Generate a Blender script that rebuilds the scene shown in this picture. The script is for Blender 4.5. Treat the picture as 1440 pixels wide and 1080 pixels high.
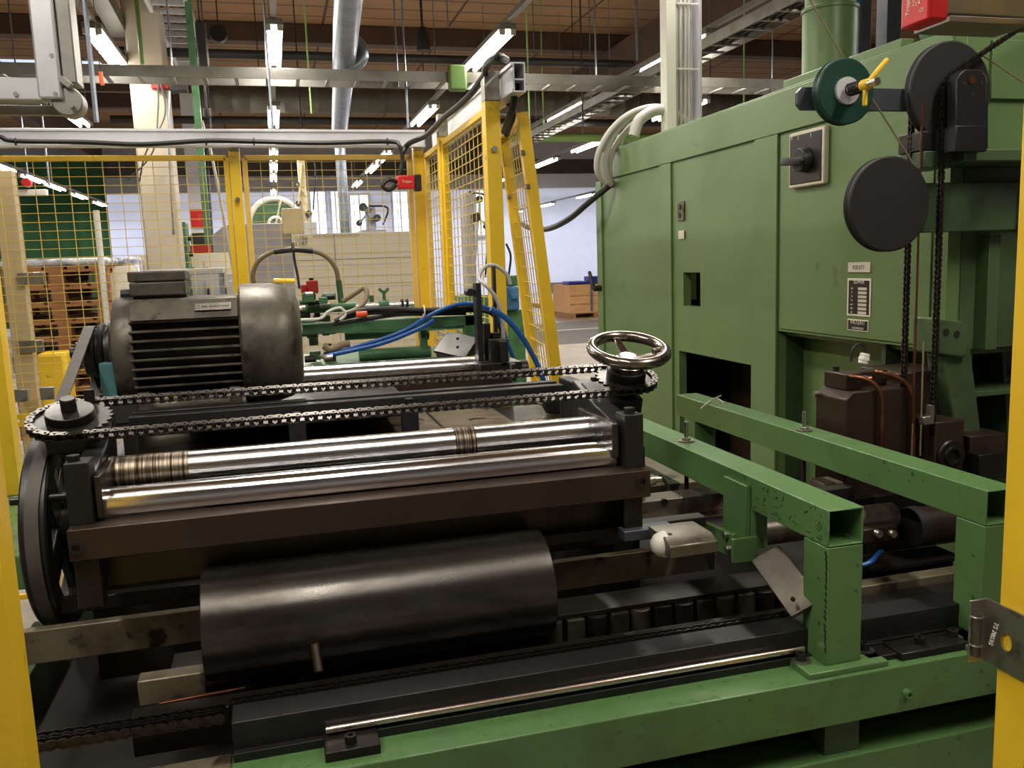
import bpy, bmesh, math, random
from mathutils import Vector, Matrix
random.seed(7)
S = bpy.context.scene
COL = S.collection
for o in list(bpy.data.objects): bpy.data.objects.remove(o)
PI = math.pi
# ------------------------------------------------------------ camera
H = 1.65
yaw, pit, rol, FPX = math.radians(15.0458), math.radians(8.1413), math.radians(-2.0416), 1213.28
cy, sy, cp, sp = math.cos(yaw), math.sin(yaw), math.cos(pit), math.sin(pit)
FW = Vector((sy*cp, cy*cp, -sp)); R0 = Vector((cy, -sy, 0)); U0 = R0.cross(FW)
RT = R0*math.cos(rol) + U0*math.sin(rol); UP = -R0*math.sin(rol) + U0*math.cos(rol)
CP = Vector((0, 0, H))
cd = bpy.data.cameras.new('camera'); cam = bpy.data.objects.new('camera', cd); COL.objects.link(cam)
cd.sensor_width = 36.0; cd.lens = FPX/1440*36.0; cd.clip_start = 0.05; cd.clip_end = 200
M = Matrix(((RT.x, UP.x, -FW.x, CP.x), (RT.y, UP.y, -FW.y, CP.y), (RT.z, UP.z, -FW.z, CP.z), (0, 0, 0, 1)))
cam.matrix_world = M; S.camera = cam
def at(x, y, X=None, Y=None, Z=None):
    """point of a real plane X=, Y= or Z= that is seen at a pixel of the photograph"""
    d = FW + RT*((x-720)/FPX) + UP*((540-y)/FPX)
    t = X/d.x if X is not None else (Y/d.y if Y is not None else (Z-H)/d.z)
    return CP + d*t
# ------------------------------------------------------------ world, exposure
w = bpy.data.worlds.new('world'); S.world = w; w.use_nodes = True
w.node_tree.nodes['Background'].inputs[0].default_value = (0.75, 0.78, 0.85, 1)
w.node_tree.nodes['Background'].inputs[1].default_value = 0.10
S.view_settings.view_transform = 'Standard'; S.view_settings.look = 'None'
S.view_settings.exposure = 0.0; S.view_settings.gamma = 1.0; S.view_settings.use_curve_mapping = False
LAMP_Z = 3.55
LAMP_W = 39.0          # watts of each twin tube fitting
LAMP_E = 30.0
LAMP_UP = 3.0         # watts that leave the top of the fitting
FAR_FILL_W = 3200.0          # watts of the added ceiling panels that brighten the far wall
# ------------------------------------------------------------ materials
def srgb(r, g, b):
    f = lambda c: (c/255/12.92 if c/255 <= .04045 else ((c/255+.055)/1.055)**2.4)
    return (f(r), f(g), f(b), 1)
AROT = 0.25
def mat(name, c, rough=.5, metal=0., c2=None, scale=6., thr=(.45, .7), bump=0., stretch=None, rvar=0., emit=0., aniso=0., c3=None, s3=40., t3=(.62, .7), spec=None):
    m = bpy.data.materials.new(name); m.use_nodes = True
    nt = m.node_tree; n = nt.nodes; l = nt.links; b = n['Principled BSDF']
    b.inputs['Base Color'].default_value = c; b.inputs['Roughness'].default_value = rough; b.inputs['Metallic'].default_value = metal
    if spec is not None: b.inputs['Specular IOR Level'].default_value = spec
    if emit:
        b.inputs['Emission Color'].default_value = c; b.inputs['Emission Strength'].default_value = emit
    if aniso:
        b.inputs['Anisotropic'].default_value = aniso; tg = n.new('ShaderNodeTangent'); tg.direction_type = 'RADIAL'; tg.axis = 'X'
        l.new(tg.outputs[0], b.inputs['Tangent']); b.inputs['Anisotropic Rotation'].default_value = AROT
    if c2 or bump or rvar:
        tc = n.new('ShaderNodeTexCoord'); mp = n.new('ShaderNodeMapping'); l.new(tc.outputs['Object'], mp.inputs[0])
        if stretch: mp.inputs['Scale'].default_value = stretch
        no = n.new('ShaderNodeTexNoise'); no.inputs['Scale'].default_value = scale; no.inputs['Detail'].default_value = 6; no.inputs['Roughness'].default_value = .65
        l.new(mp.outputs[0], no.inputs[0])
        if c2:
            rp = n.new('ShaderNodeValToRGB'); rp.color_ramp.elements[0].position = thr[0]; rp.color_ramp.elements[1].position = thr[1]
            rp.color_ramp.elements[0].color = c; rp.color_ramp.elements[1].color = c2
            l.new(no.outputs[0], rp.inputs[0]); out = rp.outputs[0]
            if c3:
                n3 = n.new('ShaderNodeTexNoise'); n3.inputs['Scale'].default_value = s3; n3.inputs['Detail'].default_value = 3
                l.new(mp.outputs[0], n3.inputs[0])
                r3 = n.new('ShaderNodeMapRange'); r3.inputs[1].default_value = t3[0]; r3.inputs[2].default_value = t3[1]
                l.new(n3.outputs[0], r3.inputs[0])
                mx = n.new('ShaderNodeMix'); mx.data_type = 'RGBA'; mx.inputs['B'].default_value = c3
                l.new(r3.outputs[0], mx.inputs['Factor']); l.new(out, mx.inputs['A']); out = mx.outputs['Result']
            l.new(out, b.inputs['Base Color'])
        if rvar:
            mr = n.new('ShaderNodeMapRange'); mr.inputs[3].default_value = max(.02, rough-rvar); mr.inputs[4].default_value = min(1, rough+rvar)
            mr.inputs[1].default_value = .3; mr.inputs[2].default_value = .7
            l.new(no.outputs[0], mr.inputs[0]); l.new(mr.outputs[0], b.inputs['Roughness'])
        if bump:
            bp = n.new('ShaderNodeBump'); bp.inputs['Strength'].default_value = bump; bp.inputs['Distance'].default_value = .002
            l.new(no.outputs[0], bp.inputs['Height']); l.new(bp.outputs[0], b.inputs['Normal'])
    return m
K = {}
K['cab'] = mat('cabinet_green_paint', srgb(98, 124, 77), .42, 0, srgb(86, 110, 66), 2.2, (.5, .8), .12, rvar=.1, c3=srgb(74, 92, 54), s3=11, t3=(.70, .80))
K['rail'] = mat('rail_green_paint', srgb(84, 118, 69), .34, 0, srgb(72, 102, 58), 5, (.5, .8), .15, rvar=.1, c3=srgb(40, 44, 28), s3=34, t3=(.68, .74))
K['bed'] = mat('bed_green_paint', srgb(82, 117, 68), .34, 0, srgb(70, 96, 52), 8, (.5, .75), .15, rvar=.12, c3=srgb(50, 54, 32), s3=60, t3=(.66, .76))
K['dgreen'] = mat('oily_green_paint', srgb(62, 82, 54), .45, 0, srgb(40, 50, 34), 5, (.4, .7), .2)
K['cabd'] = mat('darker_cabinet_green', srgb(72, 92, 60), .45, 0, srgb(54, 70, 44), 4, (.42, .68), .2, rvar=.1)  # darker cabinet green for the lower end face, shelf and ribs
K['mgreen'] = mat('old_machine_green', srgb(70, 112, 74), .4, 0, srgb(48, 74, 50), 8, (.45, .7), .2)
K['black'] = mat('black_oxide_steel', srgb(38, 38, 39), .42, .3, srgb(24, 22, 20), 10, (.4, .7), .2, rvar=.1)
K['olds'] = mat('old_roller_steel', srgb(88, 82, 70), .4, .6, srgb(58, 53, 45), 9, (.4, .65), .2)
K['bface'] = mat('black_painted_disc', srgb(32, 31, 31), .55, .1, srgb(26, 25, 25), 8, (.4, .7))
K['brown'] = mat('brown_oiled_steel', srgb(70, 56, 46), .4, .55, srgb(52, 42, 35), 4, (.4, .7), .15, rvar=.1)
K['box'] = mat('brown_oiled_casting', srgb(62, 47, 38), .4, .45, srgb(46, 35, 29), 5, (.4, .7), .15)
K['oily'] = mat('oily_dark_metal', srgb(40, 36, 31), .38, .4, srgb(24, 22, 19), 7, (.4, .65), .3, rvar=.12)
K['plate'] = mat('greasy_grey_plate', srgb(128, 118, 98), .42, .45, srgb(92, 82, 64), 7, (.42, .62), .3, rvar=.1, c3=srgb(48, 40, 30), s3=16, t3=(.6, .68))
K['brass'] = mat('olive_varnished_plate', srgb(84, 78, 54), .4, .5, srgb(60, 54, 40), 4, (.4, .7), .2)
K['chrome'] = mat('polished_roller_steel', srgb(232, 232, 236), .16, 1, None, 3, bump=0, stretch=(1.2, 60, 60), rvar=.05, aniso=.85)
K['chrome2'] = mat('worn_roller_steel', srgb(220, 220, 220), .26, 1, None, 3, stretch=(1.5, 30, 30), rvar=.06, aniso=.85)
K['score'] = mat('scored_roller_steel', srgb(160, 150, 134), .36, 1, srgb(60, 46, 34), 12, (.38, .56), .4, stretch=(14, .2, .2))
K['silver'] = mat('bright_steel_rod', srgb(215, 195, 180), .25, 1)
K['drum'] = mat('dark_cast_drum', srgb(92, 88, 84), .30, .85, srgb(62, 57, 52), 6, (.4, .7), .03, rvar=.05, stretch=(1, 3, 3), aniso=.6)
K['motor'] = mat('grimy_motor_grey', srgb(98, 92, 82), .46, .35, srgb(60, 54, 46), 9, (.42, .64), .4, rvar=.12, c3=srgb(42, 36, 29), s3=22, t3=(.60, .72))
K['fin'] = mat('grimy_motor_fins', srgb(52, 49, 44), .55, .2, srgb(50, 46, 40), 8, (.4, .7), .3)
K['chain'] = mat('oiled_chain_steel', srgb(80, 75, 69), .32, .85, srgb(44, 39, 34), 60, (.4, .65))
K['wheelm'] = mat('polished_handwheel_steel', srgb(150, 142, 132), .24, 1, srgb(92, 80, 68), 12, (.45, .7), rvar=.08)
K['zinc'] = mat('zinc_plated_steel', srgb(170, 165, 155), .32, .9, srgb(110, 102, 92), 20, (.5, .7))
K['stain'] = mat('stained_bright_plate', srgb(108, 102, 92), .36, .7, srgb(76, 68, 57), 9, (.46, .62), .2, c3=srgb(84, 50, 30), s3=18, t3=(.62, .68))
K['alu'] = mat('aluminium_profile', srgb(212, 212, 216), .36, .35, srgb(190, 190, 194), 3, (.4, .7))
K['alud'] = mat('dull_aluminium', srgb(150, 148, 142), .45, .6, srgb(126, 122, 112), 5, (.4, .7))
K['galv'] = mat('galvanised_duct', srgb(150, 158, 170), .35, .8, srgb(120, 126, 136), 6, (.4, .7))
K['yel'] = mat('yellow_powder_coat', srgb(232, 192, 44), .40, 0, srgb(218, 178, 36), 5, (.45, .75), .1, c3=srgb(140, 110, 30), s3=18, t3=(.70, .78))
K['yel_lit'] = mat('lit_yellow_frame', srgb(226, 190, 96), .45, 0, srgb(212, 174, 80), 5, (.4, .7))  # lit copy of the fence yellow, light put into the colour
K['wire'] = mat('yellow_mesh_wire', srgb(212, 184, 88), .45)
K['red'] = mat('red_plastic', srgb(196, 32, 36), .4)
K['redb'] = mat('faded_red_plastic', srgb(160, 36, 28), .45)
K['rubber'] = mat('black_rubber', srgb(26, 26, 27), .5)
K['belt'] = mat('grey_drive_belt', srgb(82, 76, 70), .6, 0, srgb(62, 58, 54), 12, (.4, .7))
K['blue'] = mat('blue_air_hose', srgb(24, 78, 150), .35)
K['bluep'] = mat('blue_paint', srgb(66, 108, 146), .45, 0, srgb(52, 88, 122), 8, (.4, .7))
K['blued'] = mat('dark_blue_plastic', srgb(28, 40, 130), .4)
K['hoseg'] = mat('grey_hose', srgb(176, 172, 164), .45)
K['hoseb'] = mat('brown_hose', srgb(128, 112, 84), .4)
K['white'] = mat('white_plastic', srgb(214, 212, 200), .45)
K['offw'] = mat('off_white_card', srgb(206, 198, 180), .7)
K['ink'] = mat('grey_ink', srgb(96, 92, 92), .8)
K['inkw'] = mat('white_ink', srgb(222, 216, 200), .6)
K['copper'] = mat('copper_pipe', srgb(132, 84, 62), .34, .85, srgb(88, 54, 40), 12, (.45, .7))
K['orange'] = mat('orange_plastic', srgb(226, 84, 34), .4)
K['labelb'] = mat('black_label', srgb(26, 23, 20), .4)
K['wood'] = mat('pallet_wood', srgb(164, 116, 72), .8, 0, srgb(122, 80, 46), 5, (.4, .7), .2, stretch=(1, 6, 6))
K['woodl'] = mat('crate_pine', srgb(206, 160, 108), .75, 0, srgb(178, 128, 80), 4, (.4, .7), .2, stretch=(1, 8, 8))
K['curt'] = mat('green_curtain', srgb(16, 84, 40), .6, 0, srgb(10, 62, 30), 1.5, (.4, .7))
K['cream'] = mat('cream_concrete', srgb(172, 162, 144), .75, 0, srgb(162, 150, 130), 2, (.4, .7))
K['creamd'] = mat('cream_painted_steel', srgb(196, 180, 142), .6, 0, srgb(180, 162, 124), 3, (.4, .7))
K['greyc'] = mat('light_grey_cabinet', srgb(160, 160, 162), .55, 0, srgb(148, 147, 148), 3, (.4, .7))
K['teal'] = mat('teal_paint', srgb(74, 120, 122), .5)
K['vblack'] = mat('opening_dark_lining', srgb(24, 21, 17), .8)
K['bluep2'] = mat('blue_pipe_paint', srgb(44, 92, 140), .4)
K['slate'] = mat('slate_grey_steel', srgb(78, 82, 90), .4, .5, srgb(66, 69, 76), 10, (.4, .7))
K['dkgr'] = mat('bottle_green_disc', srgb(16, 56, 44), .4, .1)
K['lgreen'] = mat('light_green_pipe', srgb(120, 156, 84), .5)
K['tube'] = mat('fluorescent_tube', (1, .93, .82, 1), .5, emit=LAMP_E)
K['winl'] = mat('bright_window', (.92, .95, 1, 1), .5, emit=1.6)
K['skyl'] = mat('skylight_panel', (.62, .74, 1, 1), .5, emit=1.0)
K['film'] = mat('stretch_film', srgb(214, 214, 214), .25, 0, srgb(120, 124, 140), 8, (.4, .6), .5)
def plank_mat(name, ca, cb, line, sx, sy, lw, axis2=True, rough=.8):
    m = mat(name, ca, rough, 0, cb, 1.2, (.35, .7))
    nt = m.node_tree; n = nt.nodes; l = nt.links; b = n['Principled BSDF']
    src = b.inputs['Base Color'].links[0].from_socket
    tc = n.new('ShaderNodeTexCoord'); sx_ = n.new('ShaderNodeSeparateXYZ'); l.new(tc.outputs['Object'], sx_.inputs[0])
    outs = []
    for ax, per in (('X', sx), ('Y', sy)):
        if not per: continue
        d = n.new('ShaderNodeMath'); d.operation = 'DIVIDE'; l.new(sx_.outputs[ax], d.inputs[0]); d.inputs[1].default_value = per
        f = n.new('ShaderNodeMath'); f.operation = 'FRACT'; l.new(d.outputs[0], f.inputs[0])
        c = n.new('ShaderNodeMath'); c.operation = 'LESS_THAN'; l.new(f.outputs[0], c.inputs[0]); c.inputs[1].default_value = lw/per
        outs.append(c.outputs[0])
    o = outs[0]
    if len(outs) > 1:
        mxm = n.new('ShaderNodeMath'); mxm.operation = 'MAXIMUM'; l.new(outs[0], mxm.inputs[0]); l.new(outs[1], mxm.inputs[1]); o = mxm.outputs[0]
    mx = n.new('ShaderNodeMix'); mx.data_type = 'RGBA'; l.new(o, mx.inputs['Factor']); l.new(src, mx.inputs['A']); mx.inputs['B'].default_value = line
    l.new(mx.outputs['Result'], b.inputs['Base Color'])
    return m
K['ceil'] = plank_mat('timber_ceiling_boards', srgb(158, 122, 84), srgb(138, 104, 68), srgb(74, 52, 34), 2.4, .62, .05)
K['floor'] = mat('concrete_floor', srgb(150, 142, 128), .38, 0, srgb(126, 118, 104), .8, (.35, .7), .1, rvar=.12)
K['lane'] = mat('grey_asphalt_lane', srgb(92, 88, 84), .6, 0, srgb(80, 76, 72), 1.5, (.4, .7))
K['wallp'] = plank_mat('white_block_wall', srgb(214, 213, 218), srgb(202, 202, 210), srgb(180, 184, 204), 0, 0.0 or 1.0, .02)
K['beam'] = mat('brown_roof_beam', srgb(84, 62, 46), .7, 0, srgb(66, 48, 36), 2, (.4, .7))
K['dark'] = mat('black_pipe_paint', srgb(36, 34, 32), .5)
K['duct'] = mat('sooty_spiral_duct', srgb(96, 92, 84), .5, .4, srgb(78, 74, 66), 3, (.4, .7))
# ------------------------------------------------------------ mesh helpers
def mesh_to(o_name, me): return bpy.data.objects.new(o_name, me)
WORLD = {}
class MB:
    def __init__(s): s.bm = bmesh.new()
    def box(s, x0, x1, y0, y1, z0, z1, m=None):
        v = [s.bm.verts.new(p) for p in ((x0,y0,z0),(x1,y0,z0),(x1,y1,z0),(x0,y1,z0),(x0,y0,z1),(x1,y0,z1),(x1,y1,z1),(x0,y1,z1))]
        if m:
            for q in v: q.co = m @ q.co
        for f in ((0,3,2,1),(4,5,6,7),(0,1,5,4),(1,2,6,5),(2,3,7,6),(3,0,4,7)): s.bm.faces.new([v[i] for i in f])
        return s
    def tube_box(s, x0, x1, y0, y1, z0, z1, t, ax='Y', m=None):
        """hollow rectangular tube, open ends along ax"""
        if ax == 'Y':
            o = [(x0,z0),(x1,z0),(x1,z1),(x0,z1)]; i = [(x0+t,z0+t),(x1-t,z0+t),(x1-t,z1-t),(x0+t,z1-t)]
            P = lambda a, e: (a[0], e, a[1]); e0, e1 = y0, y1
        elif ax == 'X':
            o = [(y0,z0),(y1,z0),(y1,z1),(y0,z1)]; i = [(y0+t,z0+t),(y1-t,z0+t),(y1-t,z1-t),(y0+t,z1-t)]
            P = lambda a, e: (e, a[0], a[1]); e0, e1 = x0, x1
        else:
            o = [(x0,y0),(x1,y0),(x1,y1),(x0,y1)]; i = [(x0+t,y0+t),(x1-t,y0+t),(x1-t,y1-t),(x0+t,y1-t)]
            P = lambda a, e: (a[0], a[1], e); e0, e1 = z0, z1
        V = [[s.bm.verts.new(P(a, e)) for a in r] for e in (e0, e1) for r in (o, i)]
        for k in range(4):
            j = (k+1) % 4
            for q in ([V[0][k],V[0][j],V[2][j],V[2][k]], [V[1][k],V[3][k],V[3][j],V[1][j]], [V[0][k],V[1][k],V[1][j],V[0][j]], [V[2][k],V[2][j],V[3][j],V[3][k]]):
                s.bm.faces.new(q)
        return s
    def cyl(s, p, q, r, n=24, r2=None, cap=True):
        p, q = Vector(p), Vector(q); d = (q-p).normalized(); r2 = r if r2 is None else r2
        a = d.orthogonal().normalized(); b = d.cross(a)
        A = [s.bm.verts.new(p + (a*math.cos(2*PI*k/n)+b*math.sin(2*PI*k/n))*r) for k in range(n)]
        Bq = [s.bm.verts.new(q + (a*math.cos(2*PI*k/n)+b*math.sin(2*PI*k/n))*r2) for k in range(n)]
        for k in range(n): s.bm.faces.new((A[k], A[(k+1)%n], Bq[(k+1)%n], Bq[k]))
        if cap: s.bm.faces.new(A[::-1]); s.bm.faces.new(Bq)
        return s
    def hexa(s, p, q, r): return s.cyl(p, q, r, 6)
    def lathe(s, prof, o, ax, n=40):
        """prof: (radius, height) pairs; closed loop if first == last"""
        o, ax = Vector(o), Vector(ax).normalized(); a = ax.orthogonal().normalized(); b = ax.cross(a); rings = []
        for r, h in prof:
            if r < 1e-6: rings.append([s.bm.verts.new(o+ax*h)])
            else: rings.append([s.bm.verts.new(o+ax*h+(a*math.cos(2*PI*k/n)+b*math.sin(2*PI*k/n))*r) for k in range(n)])
        for A, Bq in zip(rings, rings[1:]):
            for k in range(n):
                j = (k+1) % n
                if len(A) == 1 and len(Bq) == 1: continue
                if len(A) == 1: s.bm.faces.new((A[0], Bq[j], Bq[k]))
                elif len(Bq) == 1: s.bm.faces.new((A[k], A[j], Bq[0]))
                else: s.bm.faces.new((A[k], A[j], Bq[j], Bq[k]))
        return s
    def torus(s, o, ax, R, r, n=64, m=14, a0=0, a1=2*PI):
        o, ax = Vector(o), Vector(ax).normalized(); a = ax.orthogonal().normalized(); b = ax.cross(a)
        full = abs(a1-a0-2*PI) < 1e-5; rings = []
        for i in range(n + (0 if full else 1)):
            t = a0+(a1-a0)*i/n; d = a*math.cos(t)+b*math.sin(t)
            rings.append([s.bm.verts.new(o+d*(R+r*math.cos(2*PI*k/m))+ax*r*math.sin(2*PI*k/m)) for k in range(m)])
        L = len(rings)
        for i in range(L if full else L-1):
            A, Bq = rings[i], rings[(i+1) % L]
            for k in range(m): s.bm.faces.new((A[k], Bq[k], Bq[(k+1)%m], A[(k+1)%m]))
        return s
    def tube(s, pts, r, n=10, sm=True, sub=8):
        P = [Vector(p) for p in pts]
        if sm and len(P) > 2:
            Q = []
            E = [2*P[0]-P[1]] + P + [2*P[-1]-P[-2]]
            for i in range(1, len(E)-2):
                for k in range(sub):
                    t = k/sub; a, b, c, d = E[i-1], E[i], E[i+1], E[i+2]
                    Q.append(.5*((2*b)+(c-a)*t+(2*a-5*b+4*c-d)*t*t+(3*b-a-3*c+d)*t**3))
            Q.append(P[-1]); P = Q
        rings = []; up = None
        for i, p in enumerate(P):
            d = (P[min(i+1, len(P)-1)]-P[max(i-1, 0)]).normalized()
            if up is None: up = d.orthogonal().normalized()
            up = (up-d*up.dot(d)).normalized(); b = d.cross(up)
            rings.append([s.bm.verts.new(p+(up*math.cos(2*PI*k/n)+b*math.sin(2*PI*k/n))*r) for k in range(n)])
        for A, Bq in zip(rings, rings[1:]):
            for k in range(n): s.bm.faces.new((A[k], A[(k+1)%n], Bq[(k+1)%n], Bq[k]))
        s.bm.faces.new(rings[0][::-1]); s.bm.faces.new(rings[-1])
        return s
    def prism(s, pts, ax, a, b):
        """2D outline extruded along ax from a to b; pts are the two other coordinates in x,y,z order"""
        f = {'X': lambda p, e: (e, p[0], p[1]), 'Y': lambda p, e: (p[0], e, p[1]), 'Z': lambda p, e: (p[0], p[1], e)}[ax]
        A = [s.bm.verts.new(f(p, a)) for p in pts]; Bq = [s.bm.verts.new(f(p, b)) for p in pts]; n = len(pts)
        s.bm.faces.new(A[::-1]); s.bm.faces.new(Bq)
        for k in range(n): s.bm.faces.new((A[k], A[(k+1)%n], Bq[(k+1)%n], Bq[k]))
        return s
    def bar(s, p, q, wdt, hgt, up=(0,0,1)):
        p, q = Vector(p), Vector(q); d = (q-p); L = d.length; d.normalize(); u = Vector(up); sd = d.cross(u)
        if sd.length < 1e-4: sd = d.orthogonal()
        sd.normalize(); u = sd.cross(d)
        m = Matrix(((d.x, sd.x, u.x, p.x), (d.y, sd.y, u.y, p.y), (d.z, sd.z, u.z, p.z), (0,0,0,1)))
        return s.box(0, L, -wdt/2, wdt/2, -hgt/2, hgt/2, m)
    def build(s, name, m, parent=None, bev=0., sm=True, ang=35, seg=2, xf=None):
        bm = s.bm
        if xf: bmesh.ops.transform(bm, matrix=xf, verts=bm.verts)
        bmesh.ops.recalc_face_normals(bm, faces=bm.faces)
        if parent is None:
            mn = Vector([min(v.co[i] for v in bm.verts) for i in range(3)]); mx = Vector([max(v.co[i] for v in bm.verts) for i in range(3)])
            org = Vector(((mn.x+mx.x)/2, (mn.y+mx.y)/2, mn.z))
        else: org = WORLD[parent.name]
        bmesh.ops.translate(bm, verts=bm.verts, vec=-org)
        me = bpy.data.meshes.new(name); bm.to_mesh(me); bm.free()
        me.materials.append(K[m] if isinstance(m, str) else m)
        if sm:
            me.shade_smooth(); me.set_sharp_from_angle(angle=math.radians(ang))
        o = bpy.data.objects.new(name, me); COL.objects.link(o)
        if parent is None: o.location = org
        else: o.parent = parent
        WORLD[o.name] = org.copy()
        if bev:
            b = o.modifiers.new('bevel', 'BEVEL'); b.width = bev; b.segments = seg; b.limit_method = 'ANGLE'; b.angle_limit = math.radians(40)
        return o
def tag(o, label, cat, group=None, kind=None):
    o['label'] = label; o['category'] = cat
    if group: o['group'] = group
    if kind: o['kind'] = kind
    return o
def struct(o): o['kind'] = 'structure'; return o
def thing(name, label, cat, loc, group=None):
    o = bpy.data.objects.new(name, None); o.empty_display_size = .05; COL.objects.link(o); o.location = loc
    WORLD[o.name] = Vector(loc); return tag(o, label, cat, group)
def dup(root, loc, label=None, rotz=None):
    r = root.copy(); COL.objects.link(r); r.location = loc; WORLD[r.name] = Vector(loc)
    if rotz is not None: r.rotation_euler.z = rotz
    if label: r['label'] = label
    for ch in list(root.children):
        c = ch.copy(); COL.objects.link(c); c.parent = r
        for g in list(ch.children):
            d = g.copy(); COL.objects.link(d); d.parent = c
    return r
def text(name, s_, size, p, right, up, m, parent, depth=.0006):
    cu = bpy.data.curves.new('txt', 'FONT'); cu.body = s_; cu.size = size; cu.extrude = depth; cu.align_x = 'CENTER'; cu.align_y = 'CENTER'
    t = bpy.data.objects.new('txt', cu); COL.objects.link(t)
    bpy.context.view_layer.update()
    me = bpy.data.meshes.new_from_object(t.evaluated_get(bpy.context.evaluated_depsgraph_get()))
    bpy.data.objects.remove(t); bpy.data.curves.remove(cu)
    r, u = Vector(right).normalized(), Vector(up).normalized(); n = r.cross(u); p = Vector(p)-WORLD[parent.name]
    me.transform(Matrix(((r.x, u.x, n.x, p.x), (r.y, u.y, n.y, p.y), (r.z, u.z, n.z, p.z), (0,0,0,1))))
    me.materials.clear(); me.materials.append(K[m])
    o = bpy.data.objects.new(name, me); COL.objects.link(o); o.parent = parent; WORLD[o.name] = WORLD[parent.name].copy()
    return o
# ============================================================ SETTING
FL = MB().box(-14, 26, -6, 41, -.1, 0).build('floor', 'floor'); struct(FL)
ln = MB().box(-14, 26, 15.9, 21.4, 0, .004).build('trim_1', 'lane'); struct(ln)
ln = MB().box(2.5, 26, 19.0, 19.12, .004, .008).build('trim_2', 'offw'); struct(ln)
struct(MB().box(-14, 26, 41, 41.2, 0, 6.2).build('wall_back', 'wallp'))
struct(MB().box(-14.2, -14, -6, 41, 0, 6.2).build('wall_left', 'wallp'))
struct(MB().box(26, 26.2, -6, 41, 0, 6.2).build('wall_right', 'wallp'))
struct(MB().box(-14, 26, -6.2, -6, 0, 6.2).build('wall_front', 'wallp'))
struct(MB().box(-14, 26, -6, 41, 6.2, 6.3).build('ceiling', 'ceil'))
for k, xa in enumerate((-10, -1, 8, 17)):  # added ceiling panels, out of view, to light the far wall
    q = MB().box(xa, xa+5, 33.5, 37.5, 6.16, 6.19).build('window_%d' % (k+8), 'skyl', bev=.0); struct(q)
    fr = MB().box(xa-.1, xa, 33.4, 37.6, 6.08, 6.19).box(xa+5, xa+5.1, 33.4, 37.6, 6.08, 6.19).box(xa, xa+5, 33.4, 33.5, 6.08, 6.19).box(xa, xa+5, 37.5, 37.6, 6.08, 6.19).build('window_frame', 'greyc', q)
    ld = bpy.data.lights.new('far_wall_fill', 'AREA'); ld.shape = 'RECTANGLE'; ld.size = 4.8; ld.size_y = 3.8; ld.energy = FAR_FILL_W/4; ld.color = (.78, .84, 1)
    lo = bpy.data.objects.new('far_wall_fill', ld); COL.objects.link(lo); lo.location = (xa+2.5, 35.5, 6.1)
i = 3
for yb in (-2.5, 3.5, 9.5, 17.4, 24.5):
    struct(MB().box(-14, 26, yb, yb+.3, 5.85, 6.19).build('trim_%d' % i, 'beam', bev=.01)); i += 1
struct(MB().box(-14, 26, 31, 31.35, 4.25, 6.19).build('trim_%d' % i, 'wallp', bev=.01)); i += 1  # deep beam, keeps the added ceiling panels out of view
for xb in (-5.4, 6.9, 16.0):
    struct(MB().box(xb, xb+.35, -6, 30.99, 5.2, 5.84).build('trim_%d' % i, 'beam', bev=.01)); i += 1
# ============================================================ LIGHT FITTINGS
def lamp_proto(label, loc, first=[None]):
    if first[0] is None:
        t = thing('light_fitting', label, 'light fitting', loc, 'twin tube lights under the ceiling channels')
        x, y, z = loc
        MB().box(x-.075, x+.075, y-.75, y+.75, z+.035, z+.08).build('housing', 'alud', t, bev=.004)
        for s in (-.048, .048):
            tb_ = MB().cyl((x+s, y-.72, z+.012), (x+s, y+.72, z+.012), .019, 10).build('tube', 'tube', t)
            MB().box(x+s-.022, x+s+.022, y-.75, y-.72, z-.010, z+.035).build('end_cap', 'white', tb_)
        ld = bpy.data.lights.new('tube_light', 'AREA'); ld.shape = 'RECTANGLE'; ld.size = .16; ld.size_y = 1.44
        ld.energy = LAMP_W; ld.color = (1, .94, .85)
        lo = bpy.data.objects.new('tube_light', ld); COL.objects.link(lo); lo.parent = t; lo.location = (0, 0, -.02)
        lu = bpy.data.lights.new('up_light', 'AREA'); lu.shape = 'RECTANGLE'; lu.size = .12; lu.size_y = 1.44; lu.energy = LAMP_UP; lu.color = (1, .94, .85)
        lo = bpy.data.objects.new('up_light', lu); COL.objects.link(lo); lo.parent = t; lo.location = (0, 0, .14); lo.rotation_euler = (PI, 0, 0)
        first[0] = t; return t
    return dup(first[0], loc, label)
rows = {
 0.14: ('row above the motor', [0.1, 3.6, 8.2, 11.8, 13.7, 15.55, 17.4, 19.35, 23]),
 2.05: ('row right of the motor', [0.6, 4.6, 8.1, 11.6, 15.9, 17.8, 21]),
 3.92: ('row over the green cabinet', [4.6, 8.0, 11.2, 15]),
 5.42: ('far right row', [11.0, 14.5, 17.0, 21]),
 6.42: ('row beyond the green column', [7.3, 3.5]),
 9.6: ('row far beyond the green cabinet', [14, 18, 22, 26, 30, 34]),  # added lamps that brighten the far hall
 -8.0: ('row far left behind the curtain', [12, 16, 20, 24, 28]),  # added lamps off to the left, brighten the background
 -1.25: ('single row by the concrete column', [8.5, 4.6, .8]),
 -2.22: ('row left of the cream column', [11.8]),
 -4.43: ('far left row over the curtain', [6, 13.5, 17.1, 19.2, 21.0, 23.4, 26]),
}
ordn = ['nearest', 'second', 'third', 'fourth', 'fifth', 'sixth', 'seventh', 'eighth', 'ninth', 'tenth', 'eleventh']
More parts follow.
